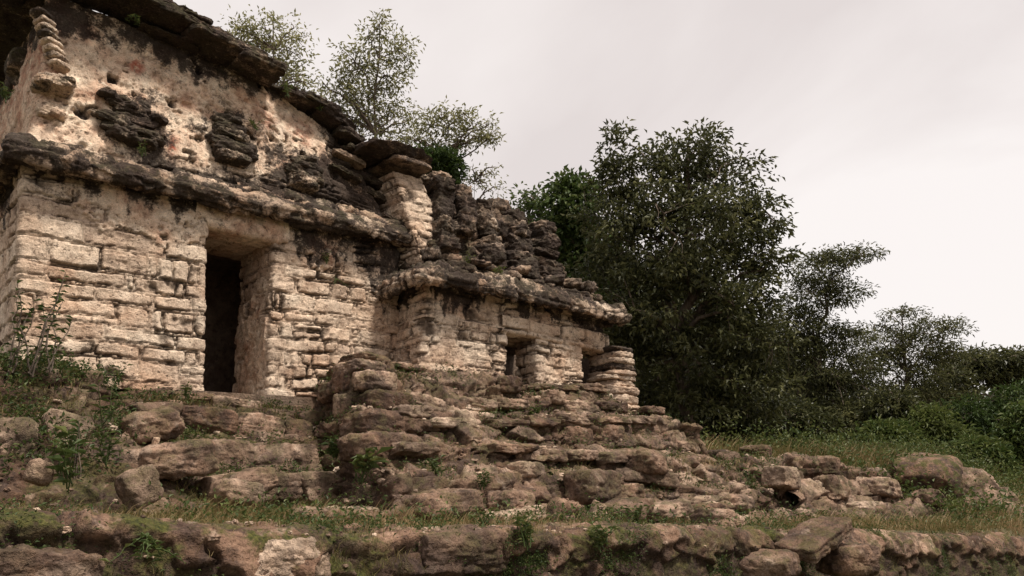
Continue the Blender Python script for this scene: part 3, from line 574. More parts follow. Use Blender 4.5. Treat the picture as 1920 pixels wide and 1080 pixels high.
Gn = fbm(G[..., 0]*1.2, G[..., 1]*1.2, 3, 99); G = G.copy(); G[..., 2] += .07*Gn-.42*ss(9.8, 10.5, G[..., 0])*ss(2.5, 3.1, G[..., 2])-.09*ss(7.3, 7.9, G[..., 0])*ss(2.9, 3.2, G[..., 2]); G[..., 1] += .10*fbm(G[..., 0]*1.4, G[..., 2]*2, 3, 98)
sheet('rubble_facing', G, U, V, rub_style(81, (.56, .27), (.2, .11), .12, .9, .2, .45, .42), STONE, PL, keep='plat')
l = []
for i, (px, py, Y, w_, h_, dd) in enumerate([(700, 672, 8.6, .5, .12, .7), (760, 688, 8.65, .5, .09, .4), (690, 690, 8.35, .5, .2, .6), (712, 715, 8.05, .5, .26, .5), (733, 757, 7.9, .62, .34, .6), (722, 800, 7.75, .7, .36, .6), (765, 800, 7.85, .6, .28, .5), (735, 838, 7.35, .9, .3, .6), (668, 715, 8.5, .4, .3, .4), (640, 735, 8.8, .4, .24, .4), (672, 760, 8.35, .4, .3, .4), (870, 778, 8.0, .6, .14, .4), (880, 760, 8.25, .6, .12, .4),
                      (1000, 815, 7.8, .5, .3, .4), (1085, 820, 7.75, .55, .3, .4), (1150, 815, 7.75, .5, .32, .4), (1215, 808, 7.8, .5, .28, .4), (945, 850, 7.35, .6, .3, .4), (1010, 855, 7.3, .5, .26, .4), (970, 890, 7.0, .7, .3, .5), (1225, 770, 8.05, .5, .14, .6), (1240, 790, 7.95, .5, .18, .5), (1255, 815, 7.9, .4, .24, .5), (790, 712, 8.62, .5, .16, .3), (850, 714, 8.62, .55, .15, .3), (920, 722, 8.6, .6, .14, .3), (1060, 730, 8.6, .7, .12, .3)]):
    l.append(dict(center=onY(px, py, Y)+np.array([0, dd*.3, 0]), dims=(w_, dd, h_), rot=(rng.uniform(-.08, .08), rng.uniform(-.04, .1), rng.uniform(-.12, .12)), n=20, box=4.5, rough=.1, low=.14, at=dict(age=.8+.2*rng.random(), moss=.5, stain=.12*rng.random())))
for i, d in enumerate(l): rocks('facing_block', [d], STONE, PL, seed=820+i)
for i, (q_, w_, h_, a_) in enumerate([((890, 783, 7.98), .5, .13, .2), ((868, 765, 8.2), .6, .1, .35)]): rocks('facing_block', [dict(center=onY(*q_), dims=(w_, .3, h_), n=14, at=dict(age=a_))], STONE, PL, seed=860+i)

# ================================================================ stairway of the large temple
SW = empty('stairway', (3.7, 8.5, 1.6), 'worn stone stairway of long slabs climbing to the dark temple door', 'stairs')
def step(pts, dep, hh, seed, sag=.02):
    """pts [(px,py)] of the lip in plane Y"""
    l = []; r = np.random.default_rng(seed)
    for (pxa, pya, pxb, pyb, Y, zc) in pts:
        a_ = onY(pxa, pya, Y); b_ = onY(pxb, pyb, Y); c = (a_+b_)/2; L_ = np.linalg.norm(b_-a_); h = hh*zc
        l.append(dict(center=(c[0], Y+dep/2, c[2]-h/2), dims=(L_*1.03, dep, h), rot=(r.uniform(-.04, .04), -math.atan2(b_[2]-a_[2], L_), r.uniform(-.03, .03)), n=26, box=8, rough=.07, low=.07, cuts=5, at=dict(age=.72+.25*r.random(), moss=.45, stain=.08*r.random())))
    return rocks('step', l, STONE, SW, seed=seed)
step([(392, 893, 488, 882, 7.9, 1), (486, 884, 575, 880, 7.93, .9), (570, 884, 655, 886, 7.9, 1)], .6, .34, 91)
step([(310, 840, 395, 822, 8.4, 1), (393, 822, 482, 826, 8.38, 1), (482, 831, 622, 833, 8.36, 1.05)], .6, .38, 92)
step([(262, 750, 350, 752, 9.0, .9), (348, 755, 452, 768, 8.95, 1), (452, 768, 545, 782, 8.93, 1), (545, 780, 590, 792, 8.95, .9)], .6, .34, 93)
step([(225, 735, 330, 724, 9.45, .8), (330, 733, 410, 738, 9.42, .6), (410, 742, 500, 752, 9.42, .6), (500, 756, 580, 758, 9.42, .7)], .5, .2, 94)
rows = [[(1.9, 7.7, 1.45), (4.7, 7.7, 1.5)], [(1.9, 8.05, 1.65), (4.8, 8.05, 1.62)], [(1.9, 8.15, 1.90), (4.8, 8.3, 1.9)], [(1.9, 8.5, 2.05), (4.8, 8.6, 2.05)], [(1.9, 8.7, 2.35), (4.9, 8.75, 2.3)], [(1.9, 9.2, 2.6), (4.9, 9.1, 2.42)], [(1.9, 9.3, 2.82), (5.0, 9.4, 2.72)], [(1.9, 9.9, 2.86), (5.0, 9.9, 2.84)]]
G, U, V = loft(rows, .018, .018, .05, .08); sheet('stair_core', G, U, V, rub_style(95, (.5, .3), (.18, .12), .09, .95, .1, .6, .55), STONE, SW, keep='stair')

# ================================================================ rubble bank left of the stairs
rows = [[(-1.2, 6.6, 1.35), (1.0, 6.7, 1.40), (3.1, 7.5, 1.45)], [(-1.2, 7.1, 1.75), (1.0, 7.2, 1.8), (3.0, 7.8, 1.75)], [(-1.2, 7.6, 2.25), (1.0, 7.7, 2.3), (2.7, 8.2, 2.25)], [(-1.2, 7.85, 2.45), (1.0, 7.95, 2.45), (2.5, 8.5, 2.45)], [(-1.2, 8.1, 2.98), (1.0, 8.2, 2.96), (2.4, 8.75, 2.80)], [(-1.2, 8.6, 3.06), (1.0, 8.7, 3.03), (2.4, 9.0, 2.88)], [(-1.2, 10.5, 3.05), (1.0, 10.0, 3.03), (2.4, 9.8, 2.95)]]
G, U, V = loft(rows, .015, .015, .06, .1); G = G.copy(); G[..., 1] += .12*fbm(G[..., 0]*1.2, G[..., 2]*1.5, 3, 198); G[..., 2] += .05*fbm(G[..., 0]*1.2, G[..., 1]*1.5, 3, 197)
BK = sheet('rubble_bank', G, U, V, rub_style(96, (.5, .34), (.18, .12), .10, 1.0, .15, .6, .66), STONE, keep='bank')
tag(BK, 'overgrown bank of dark rubble left of the stairs, below the temple corner', 'stone wall')

# ================================================================ terrace walls
def terrace(name, pts, drop, back, seed, label, style=None, keep=None, batter=.18, step_px=1.7, dv=.012, cap=.35):
    """pts [(px,py,Y,drop?)] : lip line met on the wall's plane"""
    W_ = [onY(p[0], p[1], p[2]) for p in pts]; dr = [p[3] if len(p) > 3 else drop for p in pts]
    px = np.array([p[0] for p in pts], float); n_ = int((px[-1]-px[0])/step_px); t = np.linspace(px[0], px[-1], n_)
    Wp = np.stack([np.interp(t, px, [q_[a_] for q_ in W_]) for a_ in range(3)], 1); D_ = np.interp(t, px, dr)
    dirn = np.gradient(Wp, axis=0); dirn[:, 2] = 0; dirn /= np.linalg.norm(dirn, axis=1, keepdims=True)+1e-9; nn = np.stack([dirn[:, 1], -dirn[:, 0], 0*D_], 1)
    prof = [(batter+.1, -1.0), (batter*.6, -.55), (.06, -.2), (.0, -.04), (-.06, 0), (-cap, .0), (-back, .02)]
    Rw = np.stack([Wp+nn*o_+np.array([0, 0, 1.])*(zz_*D_[:, None] if zz_ < 0 else zz_) for o_, zz_ in prof])   # r,n,3
    rl = np.linalg.norm(np.diff(Rw, axis=0), axis=2).mean(1); rr = []
    for i in range(len(prof)-1):
        m = max(2, int(rl[i]/dv)); tt = np.arange(m)/m; rr.append(Rw[i][None]*(1-tt)[:, None, None]+Rw[i+1][None]*tt[:, None, None])
    rr.append(Rw[-1:]); G = np.concatenate(rr).transpose(1, 0, 2)
    G = box_smooth(G, 5, 1); G = box_smooth(G, 6, 0)
    ul = np.concatenate(([0], np.cumsum(np.linalg.norm(np.diff(Wp, axis=0), axis=1)))); vl = np.concatenate(([0], np.cumsum(np.linalg.norm(np.diff(G, axis=1), axis=2).mean(0))))
    U, V = np.meshgrid(ul, vl, indexing='ij')
    G = G.copy(); G[..., 2] += (.03+.06*ss(5, 9, G[..., 0]))*fbm(U*1.3, U*0, 4, seed+3, .6)*ss(.3, .9, V/V.max()); G[..., :2] += (nn[:, None, :2])*(.06*fbm(U*1.1, V*.8, 3, seed+4))[..., None]
    o = sheet(name, G, U, V, style or rub_style(seed), STONE, None, keep=keep); tag(o, label, 'stone wall'); return o
def bottom_style(U, V, G):
    vm = V.max(); lipv = V[0][np.argmax(G[0, :, 2] > G[0, :, 2].max()-.03)]; below = lipv-V+.05*fbm(U*2, V*0, 3, 5)            # metres under the lip
    r = np.random.default_rng(9); js = [-.3]
    while js[-1] < U.max()+1: js.append(js[-1]+r.choice([r.uniform(.9, 1.5), r.uniform(.35, .7)], p=[.55, .45]))
    js = np.array(js); Uw = U+.05*fbm(U*2, V*4, 3, 6)+.02*n2(U*9, V*9, 6); k = np.clip(np.searchsorted(js, Uw)-1, 0, len(js)-2); du = np.minimum(Uw-js[k], js[k+1]-Uw)
    hgt = .07+.10*h2(k, k*3, 4)+.10*ss(4, 9, G[..., 0])+.22*np.exp(-((G[..., 0]-2.05)/.3)**2); hgt = hgt*(.5+1.0*h2(k, k*7, 8)); cap = ss(-.02, .03, hgt-below+.10*fbm(U*3, V*3, 4, 7, .6)); edge = np.clip((du-.008)/.06, 0, 1); pr = (1-(1-edge)**2.4)*cap
    e2, i2, x2, y2 = voro(U+.04*fbm(U*3, V*3, 3, 8), V, .24, .15, 12); big = i2 < .38; p2 = np.where(big, 1-(1-np.clip((e2-.08)/.14, 0, 1))**2.2, 0)*(1-cap)
    rg = fbm(U*8, V*8, 5, 13, .65); lump = fbm(U*2.2, V*2.2, 4, 14)
    d = .085*pr*(.8+.5*h2(k, k, 9))+.05*p2+.022*rg+.045*lump+facet(U, V, .3, .16, 15, .035)+facet(U, V, .1, .07, 16, .014)-.075
    soil = np.clip((1-cap)*(1-.7*p2)*1.2+(1-edge)*cap*.6+.8*ss(.15, .45, fbm(U*1.7, V*1.7, 4, 17)), 0, 1)
    return d, dict(tint=np.where(cap > .5, h2(k, k, 9), i2), dirt=soil, stain=.12+.5*fbm(U*1.6, V*2, 4, 18), age=.95+0*U, moss=np.clip(.75+.8*fbm(U*1.1, V*1.5, 3, 19), 0, 1))
terrace('terrace_wall', [(-260, 958, 4.2), (0, 966, 4.2), (160, 970, 4.2), (330, 985, 4.2), (480, 995, 4.2), (640, 998, 4.2), (700, 1012, 4.2), (770, 1003, 4.2), (900, 1000, 4.2), (1000, 996, 4.2), (1150, 994, 4.2), (1300, 990, 4.2), (1420, 992, 4.25), (1500, 1000, 4.3), (1620, 1000, 4.3), (1760, 1003, 4.3), (1900, 1008, 4.35), (2050, 1020, 4.4)],
        .95, .75, 101, 'lowest foreground terrace wall, long mossy boulders under a grassy shelf', bottom_style, 'bot')
terrace('terrace_wall', [(1040, 893, 7.0, .7), (1110, 885, 7.05), (1200, 868, 7.1), (1300, 872, 7.15), (1380, 868, 7.1), (1480, 862, 7.1), (1560, 872, 7.15), (1640, 885, 7.2), (1700, 898, 7.3)],
        .85, 1.1, 102, 'middle terrace wall of stacked square boulders at the right of the platform', rub_style(102, (.5, .36), (.2, .14), .13, .85, 0, .4, .15, keep=.82), 'mid')
terrace('terrace_wall', [(600, 972, 6.4, .35), (700, 965, 6.3), (800, 955, 6.2), (950, 962, 6.1), (1100, 965, 6.0), (1250, 968, 6.0), (1400, 965, 5.9), (1500, 972, 5.9), (1560, 980, 5.9)],
        .38, .5, 103, 'low broken ledge of stones running between the bottom wall and the platform', rub_style(103, (.6, .3), (.2, .12), .12, .9, 0, .5, .35), 'low', dv=.014)
terrace('terrace_wall', [(1470, 922, 6.7, .4), (1560, 908, 6.7), (1640, 912, 6.7), (1690, 925, 6.8)], .45, .4, 104, 'short projecting row of boulders below the right end of the middle wall', rub_style(104, (.5, .3), (.2, .12), .13, .8, 0, .4, .1, keep=.9), dv=.014)
if 0: terrace('terrace_wall', [(1660, 858, 10.5, .5), (1700, 852, 10.4, .7), (1790, 842, 10.2, .8), (1820, 880, 10.2, .6), (1880, 905, 10.2, .5), (1960, 925, 10.2, .5)], .7, .9, 105, 'far right rock-faced terrace end jutting out of the grass', rub_style(105, (1.1, .6), (.3, .2), .16, .95, 0, .5, .2), 'far', dv=.02)

def studs(key, parent, n_, seed, wr=(.28, .7), hr=(.14, .3), dep=(.25, .45), mind=.24, fn=None, sink=.30, up=.55):
    P, Nn, at = SURF[key]; P = P.reshape(-1, 3); Nn = Nn.reshape(-1, 3); r = np.random.default_rng(seed); ok = np.flatnonzero((Nn[:, 1] < -.2) & (Nn[:, 2] < .93) & (fn(P) if fn else True)); got = []
    for i in r.permutation(ok):
        p = P[i]
        if all(np.abs((p-q_)*[1, 1, 1.7]).sum() > mind*1.6 for q_ in got):
            got.append(p); w_, h_, d_ = r.uniform(*wr), r.uniform(*hr), r.uniform(*dep); c = p+np.array([0, d_*sink, 0])
            rocks('facing_block', [dict(center=c, dims=(w_, d_, h_), rot=(r.uniform(-.12, .12), r.normal()*.07, r.uniform(-.25, .25)), n=13, box=r.uniform(4.5, 9), rough=.16, low=.12, cuts=7, at=dict(age=r.uniform(.6, 1), moss=.5, stain=.25*r.random()**2))], STONE, parent, seed=seed*7+len(got))
        if len(got) >= n_: break
def ledge(parent, px0, py0, px1, py1, Y0, Y1, seed, wr=(.45, .95), h=(.09, .17), dep=.5, jit=.05, skip=.12):
    r = np.random.default_rng(seed); a_ = onY(px0, py0, Y0); b_ = onY(px1, py1, Y1); L_ = np.linalg.norm(b_-a_); t = 0; i = 0
    while t < L_:
        w_ = r.uniform(*wr); c = a_+(b_-a_)*(t+w_/2)/L_; h_ = r.uniform(*h)
        if r.random() > skip: rocks('facing_block', [dict(center=c+np.array([0, dep*.38+r.normal()*jit*.7, -h_/2+r.normal()*jit*.35]), dims=(w_*1.0, dep, h_), rot=(r.normal()*.05, r.normal()*.04, r.normal()*.08), n=16, box=10, rough=.14, low=.07, cuts=6, at=dict(age=r.uniform(.6, 1), moss=.6, stain=.2*r.random()))], STONE, parent, seed=seed*11+i)
        t += w_*r.uniform(.96, 1.1); i += 1
ledge(PL, 800, 786, 1255, 778, 7.72, 7.75, 951); ledge(PL, 745, 826, 1180, 846, 7.1, 7.1, 952, h=(.12, .22)); ledge(PL, 780, 708, 1110, 722, 8.45, 8.5, 953, wr=(.35, .7), h=(.08, .14), dep=.35)
ledge(PL, 740, 752, 1150, 752, 8.12, 8.15, 954, wr=(.35, .75), h=(.10, .18), dep=.4, skip=.3)
for o_ in [o for o in bpy.data.objects if o.name.startswith('terrace_wall') and 'low broken' in o['label']]: ledge(o_, 620, 965, 1560, 968, 6.25, 5.8, 956, h=(.07, .13), skip=.3)
for o_ in [o for o in bpy.data.objects if o.name.startswith('terrace_wall') and 'middle' in o['label']]: ledge(o_, 1100, 880, 1660, 884, 6.85, 7.0, 957, h=(.12, .24), dep=.6, skip=.2, wr=(.5, 1.1))
studs('plat', PL, 34, 905, fn=lambda P: (P[:, 2] < 3.2))
for o_ in [o for o in bpy.data.objects if o.name.startswith('terrace_wall') and 'middle' in o['label']]: studs('mid', o_, 18, 906, wr=(.3, .75), hr=(.2, .4), mind=.3)
for o_ in [o for o in bpy.data.objects if o.name.startswith('terrace_wall') and 'low broken' in o['label']]: studs('low', o_, 22, 907, wr=(.3, .8), hr=(.12, .24), mind=.3)
terrace('terrace_wall', [(1560, 962, 5.7, .4), (1640, 955, 5.9), (1720, 948, 6.1), (1800, 945, 6.3), (1880, 950, 6.4), (1960, 960, 6.5)], .4, .5, 108, 'crumbling low ledge crossing the grass slope at the far right', rub_style(108, (.5, .22), (.2, .12), .12, .9, .15, .6, .3), 'slope', dv=.016)
for o_ in [o for o in bpy.data.objects if o.name.startswith('terrace_wall') and 'crumbling' in o['label']]: ledge(o_, 1570, 958, 1930, 950, 5.9, 6.3, 958, h=(.1, .2), skip=.4, wr=(.4, .9))
studs('bank', BK, 14, 908, wr=(.18, .36), hr=(.15, .32), dep=(.2, .3), mind=.4, sink=.42)
studs('stair', SW, 12, 909, wr=(.2, .45), hr=(.1, .2), dep=(.2, .3), mind=.35, sink=.4)

# broken chips and pebbles lying on every ledge
r = np.random.default_rng(66); cv, cq = cubesphere(3); cc = np.tan(cv*math.pi/4); cc = cc/((np.abs(cc)**3).sum(1)**(1/3))[:, None]; VV = []; QQ = []; TT = []; DD = []; o_ = 0
for key, n_, sz in (('plat', 900, .05), ('stair', 450, .04), ('mid', 350, .06), ('low', 200, .05), ('bank', 350, .05), ('bot', 350, .028)):
    P, Nn, at = SURF[key]; P = P.reshape(-1, 3); Nn = Nn.reshape(-1, 3); ok = np.flatnonzero(Nn[:, 2] > .45)
    for i in r.choice(ok, n_):
        s_ = sz*r.uniform(.4, 1.5)**1.5; v = cc*np.array([r.uniform(.6, 1.4), r.uniform(.6, 1.2), r.uniform(.3, .8)])*s_*.5*(1+.25*r.normal(size=(len(cc), 1))*.6); a_ = r.uniform(0, 3.14); ca, sa = math.cos(a_), math.sin(a_)
        v = np.stack([v[:, 0]*ca-v[:, 1]*sa, v[:, 0]*sa+v[:, 1]*ca, v[:, 2]], 1)+P[i]+Nn[i]*s_*.1; VV.append(v); QQ.append(cq+o_); o_ += len(v); TT.append(np.full(len(v), r.random())); DD.append(np.full(len(v), r.uniform(.2, 1)))
tag(raw_mesh('stone_chips', np.concatenate(VV), np.concatenate(QQ), np.full(o_//len(cc)*len(cq), 4), STONE, None, {'tint': np.concatenate(TT), 'age': np.concatenate(DD)}, smooth=False), 'small broken stone chips lying on the ledges', 'gravel', kind='stuff')
# ================================================================ loose boulders (each one a thing)
def boulder(name, px, py, Y, dims, rot, label, seed, cat='boulder', group='loose boulders on the terraces', n=22, at=None, box_=4.5, **k):
    p = (onY(px, py, Y) if Y > 0 else onD(px, py, -Y))-np.array([0, 0, k.get('sink', 0)]); a_ = dict(age=.85, moss=.5); a_.update(at or {})
    o = rocks(name, [dict(center=p, dims=dims, rot=rot, n=n, box=box_, rough=k.get('rough', .1), low=k.get('low', .16), cuts=k.get('cuts', 7), seed=seed, at=a_)], STONE, None, seed=seed, local=p)
    return tag(o, label, cat, group)
boulder('stone_slab', 1528, 1008, 3.9, (.85, .40, .14), (.1, -.28, .0), 'tilted rectangular slab lying loose on the bottom wall at the right', 701, 'stone slab', box_=10, low=.04, cuts=2, at=dict(age=.9, stain=.25))
boulder('boulder', 1445, 1062, 3.8, (.5, .4, .22), (0, -.1, .2), 'low pale brown boulder below the left end of the tilted slab', 702)
boulder('boulder', 1590, 1050, 3.8, (.55, .45, .3), (0, .1, -.3), 'cracked grey boulder directly beneath the tilted slab', 703)
boulder('boulder', 1208, 868, 6.95, (.62, .5, .34), (0, .05, .2), 'dark rounded boulder at the left end of the middle wall', 704, at=dict(stain=.25))
boulder('boulder', 1730, 878, -16.5, (2.2, 1.4, 1.2), (.1, -.22, .25), 'largest grey rock outcrop in the grass at the far right', 705, n=44, low=.3, sink=.33, box_=3.5, cuts=12, at=dict(stain=.35, moss=.9, age=1.0))
boulder('boulder', 1810, 905, -16.0, (1.0, 1.0, 1.0), (.05, .4, .5), 'steep broken rock on the right flank of the largest outcrop', 706, n=30, sink=.3)
boulder('boulder', 1868, 925, -15.5, (.7, .8, .8), (.05, .2, .5), 'low rubble rock furthest to the right behind the grass', 707, n=26, sink=.3)
boulder('boulder', 1418, 848, 8.2, (.7, .5, .25), (0, .05, .3), 'dark rock in the grass in front of the big tree trunk', 708, at=dict(stain=.35))
boulder('boulder', 1350, 858, 8.0, (.6, .5, .25), (0, .05, .3), 'low blackish rock at the foot of the big tree, left of another dark rock', 709, at=dict(stain=.45))
boulder('boulder', 1480, 866, 7.4, (.95, .5, .22), (0, -.05, .15), 'long flat rock resting on top of the middle wall', 710)
boulder('boulder', 1545, 880, 7.3, (.8, .6, .42), (0, .15, .2), 'rounded block beside the long flat rock on the middle wall', 711)
boulder('boulder', 1465, 897, 6.75, (.62, .4, .36), (0, 0, .05), 'pale square block set in the face of the middle wall', 712, at=dict(age=.5), box_=7)
boulder('boulder', 1560, 915, 6.6, (.6, .45, .4), (0, .05, .1), 'square brown block below the rounded block of the middle wall', 713, box_=6)
boulder('boulder', 1645, 917, 6.7, (.95, .6, .36), (0, .12, .1), 'broad sloping boulder at the right end of the middle wall', 714)
boulder('boulder', 1620, 950, 6.2, (.75, .4, .16), (0, .0, .1), 'thin pale slab in the dry grass under the right end of the middle wall', 715, at=dict(age=.6))
boulder('boulder', 1110, 915, 6.6, (.75, .5, .42), (0, .0, .2), 'massive brown boulder under the left end of the middle wall', 716)
boulder('boulder', 1175, 955, 5.9, (.55, .5, .2), (0, -.25, .2), 'leaning flat rock in front of the massive brown boulder', 717)
boulder('boulder', 965, 968, 5.9, (.62, .4, .16), (0, -.1, .1), 'pale flat stone lying in the dry grass at the centre', 718, at=dict(age=.3))
boulder('boulder', 830, 948, 6.2, (.8, .45, .26), (0, -.02, .1), 'long low boulder at the foot of the platform, left of the pale flat stone', 719)
boulder('boulder', 955, 945, 6.1, (.5, .4, .24), (0, .1, .3), 'dark squat boulder just behind the pale flat stone', 720, at=dict(stain=.3))
boulder('boulder', 1345, 985, 5.2, (.55, .5, .3), (0, .25, .2), 'peaked boulder on the shelf left of the tilted slab', 721)
boulder('boulder', 22, 812, 7.75, (.36, .26, .40), (0, .1, .2), 'pale rough boulder in the overgrown bank at the left edge', 722, at=dict(age=.75, stain=.15), sink=.08, box_=3.5, low=.3)
boulder('boulder', 125, 795, 8.05, (.40, .26, .42), (0, .05, .1), 'flat faced reddish boulder beside the pale one in the bank', 723, at=dict(dirt=.35), sink=.08, box_=5, low=.25)
boulder('boulder', 75, 886, 6.9, (.18, .15, .18), (0, .3, .1), 'small pale stone low in the bank near the left edge', 724, at=dict(age=.5), n=14)
boulder('boulder', 96, 868, 6.95, (.1, .1, .16), (0, .1, .1), 'narrow upright pinkish stone above the small pale one', 725, at=dict(age=.4), n=12)
boulder('boulder', 262, 915, 7.1, (.3, .25, .32), (0, -.4, .1), 'grey leaning stone at the foot of the stairs on their left', 726, at=dict(age=.7), n=16)
boulder('boulder', 285, 800, 8.2, (.55, .4, .3), (0, -.2, .1), 'broad mossy boulder against the left end of the upper steps', 727)
boulder('boulder', 330, 862, 7.9, (.75, .4, .34), (0, -.12, .1), 'split grey boulder left of the lower steps', 728)
boulder('boulder', 292, 828, 8.0, (.06, .06, .1), (0, .2, .1), 'tiny white stone chip caught left of the stairs', 729, at=dict(age=0, plaster=1), n=8)
boulder('boulder', 535, 1052, 4.25, (.50, .24, .24), (0, .03, .05), 'large pale plaster-like boulder face in the bottom wall', 730, at=dict(age=.6, moss=.1, stain=.05), n=30, box_=5)
boulder('boulder', 845, 1040, 4.30, (.85, .34, .30), (0, .0, .05), 'long humped boulder at the middle of the bottom wall', 731, n=34, box_=5)
boulder('boulder', 60, 1085, 4.20, (.55, .3, .24), (0, .1, .05), 'big smooth greyish boulder in the lower left corner', 732, n=34, at=dict(age=.8, moss=.2))
boulder('boulder', 445, 925, 6.9, (.42, .35, .2), (0, .15, .1), 'broken pale rock in the grass at the foot of the stairs', 733, at=dict(age=.6), n=16)
boulder('boulder', 465, 908, 7.6, (.5, .35, .26), (0, -.25, .1), 'wedge shaped brown rock under the lowest step', 734, n=20)

boulder('boulder', 1740, 935, 6.2, (.8, .5, .3), (0, .1, .2), 'low broken ledge stone in the slope grass below the largest outcrop', 735)
boulder('boulder', 1830, 950, 6.0, (.9, .5, .3), (0, .15, .3), 'flat weathered stone in the grass near the right edge, above the bottom wall', 736)
boulder('boulder', 1380, 945, 6.3, (.5, .4, .22), (0, .1, .3), 'small tilted stone at the foot of the middle wall, right of the peaked boulder', 737, n=16)
boulder('boulder', 1250, 958, 5.9, (.7, .4, .2), (0, -.1, .1), 'flat ledge stone in the grass left of the peaked boulder', 738, n=18)
# ================================================================ leaves, grass, trees
def leaf_quads(P, D, Nn, Ln, Wd, tint, fold=.25, droop=.25):
    """many small folded leaves: base P, direction D, normal Nn, length, width -> V, quads, tint"""
    S = np.cross(D, Nn); S /= np.linalg.norm(S, axis=1, keepdims=True)+1e-9; Nn = np.cross(S, D)
    Ln = np.broadcast_to(Ln, (len(P),))[:, None]; Wd = np.broadcast_to(Wd, (len(P),))[:, None]
    mid = P+D*Ln*.45; up = Nn*Wd*fold
    a_ = P; b_ = mid+S*Wd*.5+up; c_ = P+D*Ln-Nn*Ln*droop; d_ = mid-S*Wd*.5+up
    V = np.stack([a_, b_, c_, d_], 1).reshape(-1, 3); q = np.arange(len(P)*4).reshape(-1, 4)
    f = np.stack([q[:, [0, 1, 2]], q[:, [0, 2, 3]]], 1).reshape(-1, 3)
    return V, f, np.repeat(tint, 4)
def unit(v): return v/(np.linalg.norm(v, axis=-1, keepdims=True)+1e-9)
def tubes(paths, sides=6):
    Vs, Fs, o_ = [], [], 0
    for P, Rd in paths:
        P = np.array(P, float); k = len(P); T = unit(np.gradient(P, axis=0)); ref = np.array([.3, .9, .2]); S = unit(np.cross(T, ref)); B = np.cross(T, S)
        a = np.linspace(0, 2*math.pi, sides, endpoint=False); ring = P[:, None]+(S[:, None]*np.cos(a)[None, :, None]+B[:, None]*np.sin(a)[None, :, None])*np.array(Rd)[:, None, None]
        idx = np.arange(k*sides).reshape(k, sides)+o_; nx = np.roll(idx, -1, 1)
        Fs.append(np.stack([idx[:-1], nx[:-1], nx[1:], idx[1:]], -1).reshape(-1, 4)); Vs.append(ring.reshape(-1, 3)); o_ += k*sides
    return np.concatenate(Vs), np.concatenate(Fs)
def curve(a, b, k, r, wob=.08, sag=0.):
    t = np.linspace(0, 1, k)[:, None]; L_ = np.linalg.norm(np.array(b)-a); P = np.array(a)*(1-t)+np.array(b)*t
    P = P+r.normal(size=(k, 3))*wob*L_*.25*np.sin(t*math.pi); P[:, 2] += sag*L_*np.sin(t[:, 0]*math.pi); return P

